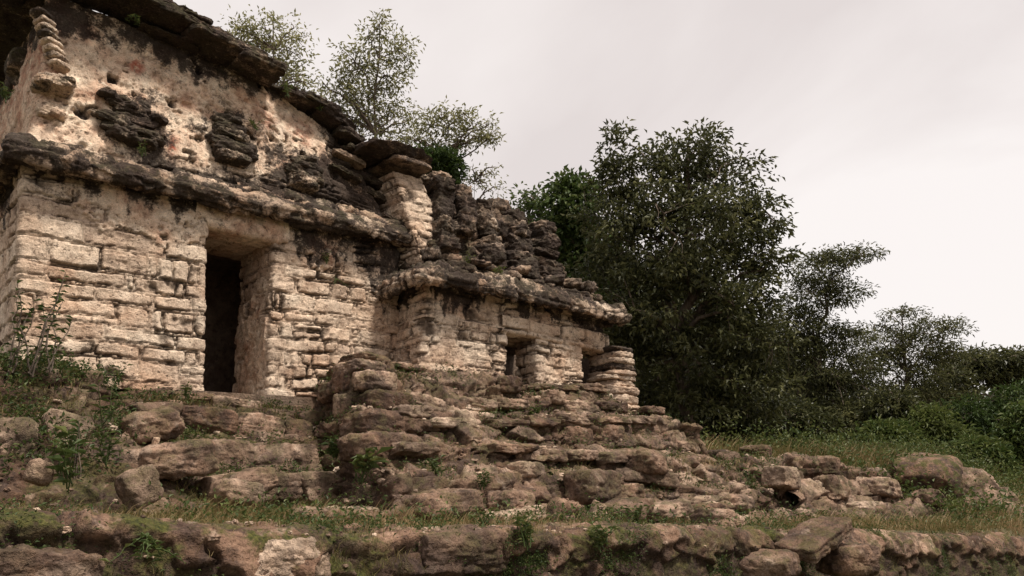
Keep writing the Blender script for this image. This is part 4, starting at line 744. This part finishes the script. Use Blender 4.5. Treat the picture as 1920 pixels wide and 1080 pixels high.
def tree(label, cat, D, base, blobs, mat, leaf=.14, per=10, tips=900, trunk_r=.16, top=None, seed=1, group=None, name='tree', spread=.32, lw=.42, density=None, bark_limbs=14, lean=0, flat=.7, hole=0.0, tint_mid=.45):
    """blobs: (px,py,rx,ry,depth offset in m) sighted at depth D -> real ellipsoids of leaves round twig tips"""
    r = np.random.default_rng(seed); B = onD(base[0], base[1], D); B[2] = min(B[2], float(ground_z(B[0], B[1]))+.05)
    C_ = np.array([onD(b[0], b[1], D+(b[4] if len(b) > 4 else 0)) for b in blobs]); Rr = np.array([[b[2]*D/F, max(b[2], b[3])*D/F*.8, b[3]*D/F] for b in blobs])
    vol = Rr.prod(1)**(2/3.); cnt = (tips*vol/vol.sum()).astype(int)+3
    fh = unit(np.array([CF[0], CF[1], 0.])); rt = np.array([CR[0], CR[1], 0.])
    T = []
    for c, R3, m in zip(C_, Rr, cnt):
        d = unit(r.normal(size=(m, 3))); rad = r.uniform(.35, 1.0, (m, 1))**.6; rad = rad*(1+.16*fbm3(d*2.2+seed, 2, seed)[:, None])
        off = d*rad*1.04; T.append(c+off[:, :1]*rt*R3[0]+off[:, 1:2]*fh*R3[1]+off[:, 2:]*np.array([0, 0, 1.])*R3[2])
    T = np.concatenate(T)
    if hole > 0: T = T[fbm3(T/(1.1)+seed, 3, seed+3) > -1+hole*1.0] if hole < 1 else T
    T = T[T[:, 2] > B[2]-.2]
    root = empty(name, B, label, cat, group)
    # trunk and limbs
    tp = onD(top[0], top[1], D) if top is not None else C_.mean(0)+np.array([0, 0, Rr[:, 2].mean()*.6])
    tr = curve(B-np.array([0, 0, .3]), tp, 14, r, .05); paths = [(tr, trunk_r*np.linspace(1.15, .15, 14))]
    limbs = [tr[5:]]
    sel = r.permutation(len(C_)); 
    ends = np.concatenate([C_, T[r.permutation(len(T))[:bark_limbs]]])
    for e_ in ends:
        z0 = np.clip((e_[2]-np.linalg.norm((e_-tp)[:2])*.8), B[2]+.3*(tp[2]-B[2]), tp[2]); k0 = int(np.argmin(abs(tr[:, 2]-z0))); a_ = tr[k0]
        cu = curve(a_, e_, 8, r, .14, .08); rr0 = trunk_r*(1-k0/14)*.6+.01; paths.append((cu, np.linspace(rr0, .012, 8))); limbs.append(cu[2:])
    LP = np.concatenate(limbs)
    for t_ in T[r.permutation(len(T))[:min(len(T), int(70+90*trunk_r/.1))]]:
        d2 = ((LP-t_)**2).sum(1); a_ = LP[int(np.argmin(d2))]; paths.append((curve(a_, t_, 5, r, .15, .05), np.linspace(.011, .004, 5)*max(1, D/16)))
    V, Fq = tubes(paths); adopt(raw_mesh('trunk', V, Fq, np.full(len(Fq), 4), BARK, None), root)
    # whorls of leaves at each twig tip
    m = len(T); cl = r.integers(0, 1000, m); tipd = unit(T-C_[np.argmin(((T[:, None]-C_[None])**2).sum(2), 1)]+np.array([0, 0, .3])); clump_t = r.uniform(-.22, .22, m)
    I = np.repeat(np.arange(m), per); k_ = len(I)
    jit = unit(r.normal(size=(k_, 3)))*r.uniform(0, 1, (k_, 1))**.5*spread*1.5*(.6+.8*r.uniform(0, 1, m)[I][:, None])*np.array([1, 1, flat]); P = T[I]+jit
    d = unit(unit(jit)*.7+tipd[I]*.25+r.normal(size=(k_, 3))*.5+np.array([0, 0, -.25])); nn = unit(r.normal(size=(k_, 3))*.6+np.array([0, 0, 1.]))
    ti = np.clip(tint_mid+clump_t[I]+r.normal(size=k_)*.2, 0, 1); s_ = leaf*r.uniform(.6, 1.3, k_)
    V, Ft, tt = leaf_quads(P, d, nn, s_, s_*lw, ti)
    adopt(raw_mesh('crown', V, Ft, np.full(len(Ft), 3), mat, None, {'tint': tt}, smooth=False), root)
    return root
tree('tallest dark broad-crowned tree standing behind the terrace to the right of the ruins', 'tree', 19.0, (1285, 838),
     [(1290, 290, 75, 60), (1235, 345, 100, 80), (1350, 350, 85, 70), (1170, 330, 45, 60), (1150, 400, 70, 70), (1390, 430, 80, 60), (1290, 430, 150, 90, -.8), (1210, 470, 120, 90), (1430, 470, 45, 60), (1150, 260, 22, 28), (1440, 400, 35, 35), (1380, 540, 95, 80), (1260, 560, 160, 110, -.6), (1150, 560, 80, 100), (1400, 640, 80, 80), (1300, 680, 150, 90), (1180, 680, 80, 90), (1290, 770, 140, 55), (1200, 780, 70, 50), (1400, 740, 90, 70)],
     LEAF_DARK, leaf=.145, per=38, tips=980, trunk_r=.2, top=(1290, 270), seed=11, spread=.27, lw=.42, group='trees behind the ruins', bark_limbs=26, flat=.42)
tree('bright green leafy tree between the roof comb and the tallest tree', 'tree', 22.0, (1120, 830), [(1075, 385, 48, 55), (1060, 360, 25, 30), (1095, 450, 60, 60), (1080, 520, 45, 60), (1110, 560, 50, 50), (1060, 440, 35, 40), (1100, 620, 60, 60)],
     LEAF_GREEN, leaf=.18, per=22, tips=480, trunk_r=.18, top=(1080, 380), seed=12, spread=.3, lw=.5, group='trees behind the ruins', tint_mid=.5)
tree('small light green treetop peeping over the end of the roof comb', 'tree', 23.0, (1040, 800), [(990, 378, 30, 24), (1010, 400, 35, 28), (1030, 440, 30, 40), (1040, 520, 35, 50)], LEAF_GREEN, leaf=.16, per=16, tips=130, trunk_r=.1, top=(992, 370), seed=13, spread=.25, group='trees behind the ruins', tint_mid=.65)
tree('slender dark tree with a leaning branch right of the tallest tree', 'tree', 25.0, (1500, 845), [(1540, 510, 55, 38), (1575, 480, 40, 20), (1620, 478, 28, 12), (1520, 550, 50, 40), (1580, 545, 35, 30), (1510, 620, 60, 30), (1575, 640, 60, 30), (1530, 690, 85, 50), (1480, 740, 80, 60), (1560, 750, 90, 50), (1600, 700, 50, 40), (1480, 620, 45, 70)],
     LEAF_DARK, leaf=.13, per=36, tips=680, trunk_r=.12, top=(1560, 500), seed=14, spread=.3, lw=.3, group='trees behind the ruins', flat=.4)
tree('open-branched tree with feathery twigs against the sky, third from the right', 'tree', 27.0, (1700, 820), [(1690, 600, 35, 30), (1665, 640, 50, 35), (1740, 620, 40, 22), (1785, 615, 26, 14), (1720, 660, 55, 30), (1640, 680, 50, 30), (1770, 660, 45, 24), (1690, 720, 70, 45), (1640, 750, 50, 45), (1740, 750, 60, 40)],
     LEAF_DARK, leaf=.13, per=34, tips=400, trunk_r=.1, top=(1690, 590), seed=15, spread=.3, lw=.28, group='trees behind the ruins', flat=.4, tint_mid=.55)
tree('flat-topped dark tree at the right edge with sky showing under its crown', 'tree', 30.0, (1880, 860), [(1850, 675, 60, 18), (1910, 680, 50, 22), (1800, 680, 40, 20), (1960, 690, 60, 25), (1830, 700, 60, 20), (1900, 715, 40, 18)], LEAF_DARK, leaf=.18, per=20, tips=480, trunk_r=.14, top=(1890, 680), seed=16, spread=.3, group='trees behind the ruins', flat=.5)
tree('forked dark tree behind the grassy shelf, left of the flat-topped one', 'tree', 29.0, (1790, 850), [(1780, 720, 40, 30), (1750, 750, 50, 35), (1800, 770, 45, 30)], LEAF_DARK, leaf=.18, per=18, tips=200, trunk_r=.1, top=(1785, 690), seed=17, spread=.3, group='trees behind the ruins')
tree('sparse pale-leaved treetop furthest left above the temple roof', 'tree', 15.0, (560, 520), [(500, 60, 55, 32), (540, 95, 45, 40), (470, 90, 40, 30), (520, 140, 50, 28), (560, 165, 35, 20), (450, 55, 22, 20)], LEAF_OLIVE, leaf=.085, per=22, tips=105, trunk_r=.06, top=(512, 30), seed=18, spread=.15, lw=.38, group='thin trees behind the large temple', tint_mid=.6)
tree('tall slender tree with an upright trunk rising behind the temple roof', 'tree', 16.0, (688, 560), [(705, 60, 32, 32), (745, 95, 32, 35), (665, 115, 48, 35), (720, 140, 48, 35), (635, 165, 35, 25), (690, 190, 60, 35), (740, 220, 50, 30), (650, 215, 40, 30), (700, 260, 55, 30)], LEAF_OLIVE, leaf=.09, per=24, tips=190, trunk_r=.07, top=(712, 45), seed=19, spread=.17, lw=.38, group='thin trees behind the large temple', tint_mid=.5)
tree('low airy tree with branches reaching right over the roof comb', 'tree', 15.5, (770, 520), [(830, 225, 35, 24), (885, 240, 45, 26), (915, 262, 20, 18), (790, 262, 40, 25), (850, 270, 30, 15)], LEAF_OLIVE, leaf=.085, per=22, tips=80, trunk_r=.05, top=(840, 240), seed=20, spread=.15, lw=.38, group='thin trees behind the large temple', tint_mid=.5)
tree('wispy drooping twig of leaves beside the top of the roof comb', 'tree', 15.5, (850, 430), [(905, 325, 32, 16), (880, 345, 28, 14), (925, 350, 16, 16)], LEAF_OLIVE, leaf=.08, per=9, tips=24, trunk_r=.03, top=(890, 340), seed=21, spread=.14, lw=.35, group='thin trees behind the large temple')
tree('dense dark green bush growing behind the pier capstone', 'bush', 14.2, (815, 400), [(815, 305, 40, 22), (845, 325, 22, 26), (790, 300, 25, 14)], LEAF_GREEN, leaf=.09, per=16, tips=300, trunk_r=.04, top=(815, 305), seed=22, spread=.1, name='bush', tint_mid=.25)
# shrubs at the edge of the clearing
for i, (lab, D_, base, bl, mt, tn) in enumerate([
    ('dark rounded shrub under the open-branched tree', 23, (1670, 838), [(1670, 770, 45, 40), (1700, 790, 40, 35)], LEAF_DARK, .4),
    ('feathery bluish-green shrub right of the tallest tree', 24, (1600, 842), [(1595, 795, 60, 28), (1640, 780, 40, 25), (1560, 815, 35, 25)], LEAF_DARK, .75),
    ('pale green fern-leaved shrub in front of the dark rounded shrub', 21.5, (1665, 845), [(1660, 815, 38, 16), (1690, 820, 25, 16)], LEAF_GREEN, .75),
    ('yellowish green shrub in the middle of the grassy edge', 22, (1760, 845), [(1745, 800, 38, 35), (1785, 825, 35, 25), (1720, 825, 25, 18)], LEAF_GREEN, .95),
    ('bright green bush at the right edge of the view', 21, (1910, 880), [(1905, 830, 32, 38), (1930, 800, 30, 40), (1880, 860, 25, 22)], LEAF_GREEN, .6),
    ('dull green thicket beneath the flat-topped tree', 24, (1860, 850), [(1850, 790, 70, 32), (1910, 760, 50, 40), (1810, 780, 40, 35)], LEAF_GREEN, .3),
    ('low tangled bush between the yellowish shrub and the right edge', 20.5, (1835, 870), [(1835, 850, 40, 20), (1865, 880, 30, 18)], LEAF_GREEN, .7),
    ('dark undergrowth bush at the foot of the tallest tree, left side', 20, (1330, 838), [(1330, 800, 70, 35), (1390, 790, 60, 45)], LEAF_DARK, .3),
    ('dark undergrowth bush between the tallest and the slender tree', 21, (1470, 842), [(1460, 790, 70, 45), (1520, 800, 50, 35)], LEAF_DARK, .35)]):
    tree(lab, 'bush', D_, base, bl, mt, leaf=.17, per=13, tips=330, trunk_r=.04, seed=40+i, spread=.2, name='bush', lw=.35, group='bushes along the edge of the clearing', tint_mid=tn, bark_limbs=5)
# far wood that reads as one mass behind everything
r = np.random.default_rng(77); m = 3000; xx = r.uniform(17, 62, m); T = np.stack([xx*.78+r.uniform(-3, 8, m)-4, np.zeros(m), np.zeros(m)], 1)
ux = r.uniform(0, 1, m); PX_ = 1080+900*ux; hh = r.uniform(0, 1, m)**1.0; top_ = np.interp(PX_, [1080, 1250, 1500, 1600, 1700, 1800, 2000], [520, 500, 700, 800, 790, 770, 740])+25*fbm(PX_/90, PX_*0, 3, 5)
PY_ = top_+(845-top_)*hh; Dp = r.uniform(34, 40, m); T = np.array([onD(a_, b_, c_) for a_, b_, c_ in zip(PX_, PY_, Dp)])
I = np.repeat(np.arange(m), 9); k_ = len(I); P = T[I]+r.normal(size=(k_, 3))*.55; d = unit(r.normal(size=(k_, 3))+np.array([0, 0, -.3])); V, Ft, tt = leaf_quads(P, d, unit(r.normal(size=(k_, 3))+np.array([0, 0, .8])), r.uniform(.3, .7, k_), r.uniform(.2, .4, k_), np.clip(.3+r.normal(size=k_)*.2, 0, 1))
tag(raw_mesh('woodland', V, Ft, np.full(len(Ft), 3), LEAF_DARK, None, {'tint': tt}, smooth=False), 'dark far wood seen between the trunks behind the clearing', 'woodland', kind='stuff')
# ================================================================ grass and weeds
def blades(P, Nn, H, Wd, tint, seed, bend=.5):
    r = np.random.default_rng(seed); m = len(P); az = r.uniform(0, 6.283, m); ln = np.stack([np.cos(az), np.sin(az), 0*az], 1); sd = np.stack([-np.sin(az+r.normal(size=m)), np.cos(az), 0*az], 1)
    up = unit(Nn*.3+np.array([0, 0, 1.])+ln*r.uniform(0, .5, m)[:, None]); H = H[:, None]; Wd = Wd[:, None]; bd = r.uniform(.1, bend, m)[:, None]
    b0 = P-sd*Wd; b1_ = P+sd*Wd; m0 = P+up*H*.55+ln*H*bd*.25; c0 = m0-sd*Wd*.7; c1 = m0+sd*Wd*.7; tp = P+up*H*.95+ln*H*bd
    V = np.stack([b0, b1_, c1, c0, tp], 1).reshape(-1, 3); q = np.arange(m*5).reshape(-1, 5)
    flat_ = np.concatenate([np.concatenate([q[:, [0, 1, 2, 3]], q[:, [3, 2, 4]]], 1).ravel()]); sizes = np.tile([4, 3], m)
    return V, flat_, sizes, np.repeat(tint, 5)
def surf_sample(key, n, seed, up_min=.3, fn=None):
    P, Nn, at = SURF[key]; P = P.reshape(-1, 3); Nn = Nn.reshape(-1, 3); dirt = np.broadcast_to(at.get('dirt', 0), SURF[key][0].shape[:2]).reshape(-1); r = np.random.default_rng(seed)
    d_ = np.linalg.norm(P-EYE, axis=1); wgt = (Nn[:, 2] > up_min)*(.15+dirt)*(.05+ss(-.15, .25, fbm(P[:, 0]*.9, P[:, 1]*.9+P[:, 2], 3, seed)))
    if fn is not None: wgt = wgt*fn(P)
    wgt = wgt/wgt.sum(); i = r.choice(len(P), n, p=wgt); return P[i]+r.normal(size=(n, 3))*.006, Nn[i]
def scatter_grass(name, label, P, Nn, hr, wd, seed, tm=.5, bend=.8):
    r = np.random.default_rng(seed); m = len(P); patch = ss(-.3, .3, fbm(P[:, 0]*1.4, P[:, 1]*1.4, 3, seed+9)); H = r.uniform(*hr, m)*(.5+.8*patch); ti = np.clip(tm+.35*fbm(P[:, 0]*.8, P[:, 1]*.8, 2, seed+5)*2+r.normal(size=m)*.2, 0, 1)
    V, fl, sz, tt = blades(P, Nn, H, np.full(m, wd), ti, seed, bend); o = raw_mesh(name, V, fl, sz, GRASS, None, {'tint': tt}, smooth=False); return tag(o, label, 'grass', kind='stuff')
def clover(name, label, P, Nn, size, hr, seed, mat=LEAF_WEED, per=5, tm=.5):
    r = np.random.default_rng(seed); I = np.repeat(np.arange(len(P)), per); k_ = len(I); d = unit(r.normal(size=(k_, 3))*np.array([1, 1, .5])+Nn[I]*.7+np.array([0, 0, .2])); b = P[I]+r.normal(size=(k_, 3))*hr*.6+np.array([0, 0, 1.])*r.uniform(0, hr, k_)[:, None]
    s_ = size*r.uniform(.5, 1.3, k_); V, Ft, tt = leaf_quads(b, d, unit(r.normal(size=(k_, 3))*.5+np.array([0, 0, 1.])), s_, s_*.5, np.clip(tm+r.normal(size=k_)*.2, 0, 1)); o = raw_mesh(name, V, Ft, np.full(len(Ft), 3), mat, None, {'tint': tt}, smooth=False); return tag(o, label, 'ground cover', kind='stuff')
def ground_pts(n, x0, x1, y0, y1, seed, thr=-.4):
    r = np.random.default_rng(seed); x = r.uniform(x0, x1, n*2); y = r.uniform(y0, y1, n*2); k = fbm(x*.8, y*.8, 3, seed) > thr+r.uniform(-.3, .3, n*2); x = x[k][:n]; y = y[k][:n]
    z = ground_z(x, y)+.06*fbm(x*.7, y*.7, 5, 3)-.05; return np.stack([x, y, z], 1), np.tile([0, 0, 1.], (len(x), 1))
P, Nn = ground_pts(22000, 0.2, 18, 4.5, 7.6, 501, -.1); scatter_grass('shelf_grass', 'mixed green and straw coloured grass on the shelf above the bottom wall', P, Nn, (.04, .14), .003, 502, .68)
P, Nn = ground_pts(6500, 0.2, 5.5, 5.5, 8.0, 541, -.1); scatter_grass('stair_foot_grass', 'green and straw tufts at the foot of the stairway', P, Nn, (.06, .22), .003, 542, .55)
P, Nn = ground_pts(4000, 2.0, 18, 4.6, 7.6, 543, .0); clover('shelf_weeds', 'small green weeds in the grass of the shelf', P, Nn, .04, .12, 544)
P, Nn = ground_pts(11000, 9, 19, 4.6, 6.6, 503, .0); scatter_grass('dry_grass', 'taller dry reddish grass on the right of the shelf', P, Nn, (.08, .24), .004, 504, .72)
P, Nn = ground_pts(16000, 15, 26, 5, 9.5, 545, -.3); scatter_grass('slope_grass', 'green and yellow grass of the slope at the far right', P, Nn, (.14, .42), .006, 546, .66)
P, Nn = ground_pts(5000, 15, 26, 5, 9.5, 547, -.1); clover('slope_weeds', 'green weeds on the slope at the far right', P, Nn, .09, .35, 548, tm=.6)
P, Nn = ground_pts(30000, 10, 26, 7.8, 13, 505, -.5); scatter_grass('clearing_grass', 'yellow green grass of the clearing in front of the trees', P, Nn, (.14, .42), .006, 506, .62)
P, Nn = ground_pts(3500, 9, 26, 8.6, 15, 507, -.1); clover('clearing_weeds', 'leafy green weeds along the edge of the trees', P, Nn, .08, .35, 508, tm=.7)
P, Nn = surf_sample('plat', 5200, 511, .35); scatter_grass('platform_grass', 'thin grass tufts in the cracks of the platform', P, Nn, (.03, .10), .003, 512, .5)
P, Nn = surf_sample('plat', 2600, 513, .25); clover('platform_weeds', 'small green creepers in the cracks of the platform', P, Nn, .035, .06, 514)
P, Nn = surf_sample('stair', 7000, 515, .3); scatter_grass('stair_grass', 'short grass growing on the treads of the stairway', P, Nn, (.03, .12), .003, 516, .4)
P, Nn = surf_sample('stair', 3500, 517, .2); clover('stair_weeds', 'green weeds growing on the treads of the stairway', P, Nn, .035, .07, 518)
P, Nn = surf_sample('bank', 3000, 519, .25, lambda P: P[:, 2] > 1.85); clover('bank_creepers', 'dark leafy creepers covering the rubble bank', P, Nn, .045, .10, 520, tm=.4)
P, Nn = surf_sample('bank', 7000, 521, .2); scatter_grass('bank_grass', 'grass hanging over the rubble bank', P, Nn, (.05, .18), .003, 522, .45, 1.1)
P, Nn = surf_sample('bot', 10000, 523, -.3, lambda P: ss(-.2, .3, fbm(P[:, 0]*.8, P[:, 2]*2, 2, 8))*(.08+ss(1.0, 2.6, P[:, 0]))); clover('bottom_wall_creepers', 'small leaved green creeper growing over the lowest wall', P, Nn, .022, .035, 524, per=4, tm=.4)
P, Nn = surf_sample('bot', 9000, 525, .3); scatter_grass('bottom_wall_grass', 'fine grass fringe along the lowest wall', P, Nn, (.025, .09), .0016, 526, .5, 1.0)
P, Nn = surf_sample('mid', 3500, 527, .2); scatter_grass('middle_wall_grass', 'grass in the joints of the middle wall', P, Nn, (.04, .14), .004, 528, .5)
P, Nn = surf_sample('mid', 1800, 529, .1); clover('middle_wall_weeds', 'weeds in the joints of the middle wall', P, Nn, .04, .06, 530)

# ---------------------------------------------------------------- single plants
def plant(label, px, py, Y, h, n_stem, leaf, seed, kind='upright', n_leaf=9, mat=LEAF_WEED, cat='plant', name='leafy_plant', group='plants rooted in the ruin', tm=.5, D=None):
    r = np.random.default_rng(seed); B = onY(px, py, Y) if D is None else onD(px, py, D); paths = []; LPs = []; LDs = []
    for s in range(n_stem):
        az = r.uniform(0, 6.28); sp_ = dict(upright=.28, rosette=.8, bushy=.55, trail=1.0)[kind]*r.uniform(.3, 1); tip = B+np.array([math.cos(az)*sp_*h, math.sin(az)*sp_*h-.1*h*(kind == 'trail'), h*r.uniform(.6, 1)*(1 if kind != 'trail' else -.7)])
        c = curve(B+r.normal(size=3)*.02, tip, 8, r, .10, .03); paths.append((c, np.linspace(.006, .0015, 8)*max(1, h*1.6)))
        ts = np.linspace(.18 if kind != 'rosette' else .5, 1, n_leaf)
        for t in ts:
            i = min(6, int(t*7)); p = c[i]*(1-(t*7-i))+c[min(7, i+1)]*(t*7-i); a2 = r.uniform(0, 6.28); LPs.append(p); LDs.append(np.array([math.cos(a2), math.sin(a2), r.uniform(.1, .9)]))
    root = empty(name, B, label, cat, group); V, Fq = tubes(paths, 4); adopt(raw_mesh('stem', V, Fq, np.full(len(Fq), 4), BARK if kind == 'upright' else mat, None, {'tint': np.full(len(V), .5)}), root)
    P = np.array(LPs); d = unit(np.array(LDs)); k_ = len(P); s_ = leaf*r.uniform(.6, 1.25, k_); V, Ft, tt = leaf_quads(P, d, unit(r.normal(size=(k_, 3))*.3+np.array([0, 0, 1.])), s_, s_*.36, np.clip(tm+r.normal(size=k_)*.18, 0, 1), droop=.3)
    adopt(raw_mesh('foliage', V, Ft, np.full(len(Ft), 3), mat, None, {'tint': tt}, smooth=False), root); return root
plant('thin leafy sapling at the left edge in front of the temple corner', 18, 700, 8.3, .95, 3, .085, 801, n_leaf=15, tm=.35, group='saplings before the temple corner')
plant('tall thin sapling second from the left edge, before the temple corner', 58, 700, 8.3, 1.0, 4, .085, 802, n_leaf=15, tm=.35, group='saplings before the temple corner')
plant('sapling nearest to the door among those before the temple corner', 98, 695, 8.3, .85, 3, .08, 803, n_leaf=14, tm=.35, group='saplings before the temple corner')
plant('broad-leaved green plant at the right end of the lower steps', 675, 905, 7.0, .3, 7, .17, 804, 'rosette', 5, tm=.6)
plant('small leafy vine climbing the dark gap at the top left of the stairs', 205, 790, 7.9, .34, 4, .09, 805, 'bushy', 7)
plant('leafy vine lower down left of the stairs', 200, 870, 7.2, .3, 5, .07, 806, 'bushy', 8)
plant('spindly weed on the bank near the left edge', 140, 900, 6.9, .5, 5, .09, 807, 'upright', 8, tm=.4)
plant('grass-like weed on the bank under the temple corner', 125, 910, 6.8, .4, 6, .14, 808, 'bushy', 5, tm=.5)
plant('creeper hanging over the bottom wall, left of its pale boulder', 275, 1005, 4.12, .2, 7, .045, 809, 'trail', 9)
plant('green fern spilling over the bottom wall, right of its humped boulder', 985, 1020, 4.1, .2, 9, .055, 810, 'bushy', 10, tm=.6)
plant('second green fern on the bottom wall, further right than the first', 1130, 1030, 4.08, .2, 9, .06, 811, 'bushy', 10, tm=.6)
plant('leafy weed growing in the middle wall beside the pale square block', 1410, 930, 6.8, .45, 7, .09, 812, 'bushy', 8, tm=.45)
plant('small weed on the platform below the middle pillar', 1000, 785, 8.0, .18, 9, .07, 813, 'bushy', 8, tm=.65)
plant('weed in the rubble above the centre of the dry grass', 820, 895, 6.8, .22, 7, .07, 814, 'bushy', 7)
plant('weed in the rubble under the pale flat blocks of the platform', 905, 915, 6.6, .2, 7, .06, 815, 'bushy', 7)
plant('bright tuft on the cornice of the smaller temple', 935, 520, 8.75, .18, 7, .06, 816, 'bushy', 8, tm=.8)
plant('straggly tuft at the foot of the recess in the roof comb', 872, 500, 8.95, .25, 6, .05, 817, 'bushy', 8, tm=.8)
plant('green seedling on the cornice under the left carved mask', 265, 290, 9.35, .14, 5, .05, 818, 'bushy', 6, tm=.7)
plant('tuft growing beside the middle carved mask', 480, 245, 9.6, .22, 6, .05, 819, 'bushy', 7, tm=.95)
plant('pale green sprig on the wall right of the door', 612, 492, 9.52, .14, 6, .05, 820, 'bushy', 6, tm=1.0)
plant('green sprig hanging in the black stain right of the door', 632, 520, 9.52, .2, 4, .05, 821, 'trail', 6, tm=.7)
plant('seedling on the broken edge of the temple roof', 538, 178, 9.5, .2, 5, .07, 822, 'bushy', 6, tm=.7)
plant('leafy weed at the end wall of the large temple by the left edge', 12, 190, 9.9, .2, 6, .06, 823, 'bushy', 7, tm=.5)
plant('weed on the far end of the cornice of the smaller temple', 1115, 570, 8.8, .2, 7, .05, 824, 'bushy', 7, tm=.5)
plant('small plant on the roof slab above the temple front', 408, 62, 9.5, .12, 4, .04, 825, 'upright', 5)
plant('leafy weed among the stones under the leaning flat rock', 1195, 985, 5.0, .2, 6, .07, 826, 'bushy', 7)
plant('broad-leaved seedling at the top of the bottom wall near its middle', 905, 990, 4.6, .14, 6, .05, 827, 'rosette', 5, tm=.7)
plant('weed at the foot of the temple wall left of the door', 215, 720, 9.0, .22, 6, .06, 828, 'bushy', 7)
plant('weed on the top step under the left door jamb', 350, 745, 9.1, .15, 6, .05, 829, 'bushy', 7, tm=.7)
plant('leafy clump in the corner between the steps and the platform', 625, 860, 7.8, .22, 8, .08, 830, 'bushy', 8, tm=.35)
plant('weed in the rocks under the tilted slab', 1555, 1005, 3.95, .12, 5, .05, 831, 'bushy', 6)

plant('thin sprig standing on the roof slabs near the top edge of the photo', 345, 32, 9.7, .16, 4, .045, 832, 'upright', 6, tm=.6)
plant('small weed between the second and third roof slabs from the right tip', 470, 95, 9.65, .12, 6, .04, 833, 'bushy', 7, tm=.6)
plant('green weed spilling over the roof slabs above the left carved mask', 255, 30, 9.45, .14, 6, .05, 834, 'trail', 7, tm=.5)
plant('small weed on the dark ruined edge right of the temple roof tip', 600, 205, 9.7, .14, 6, .05, 835, 'bushy', 7, tm=.5)
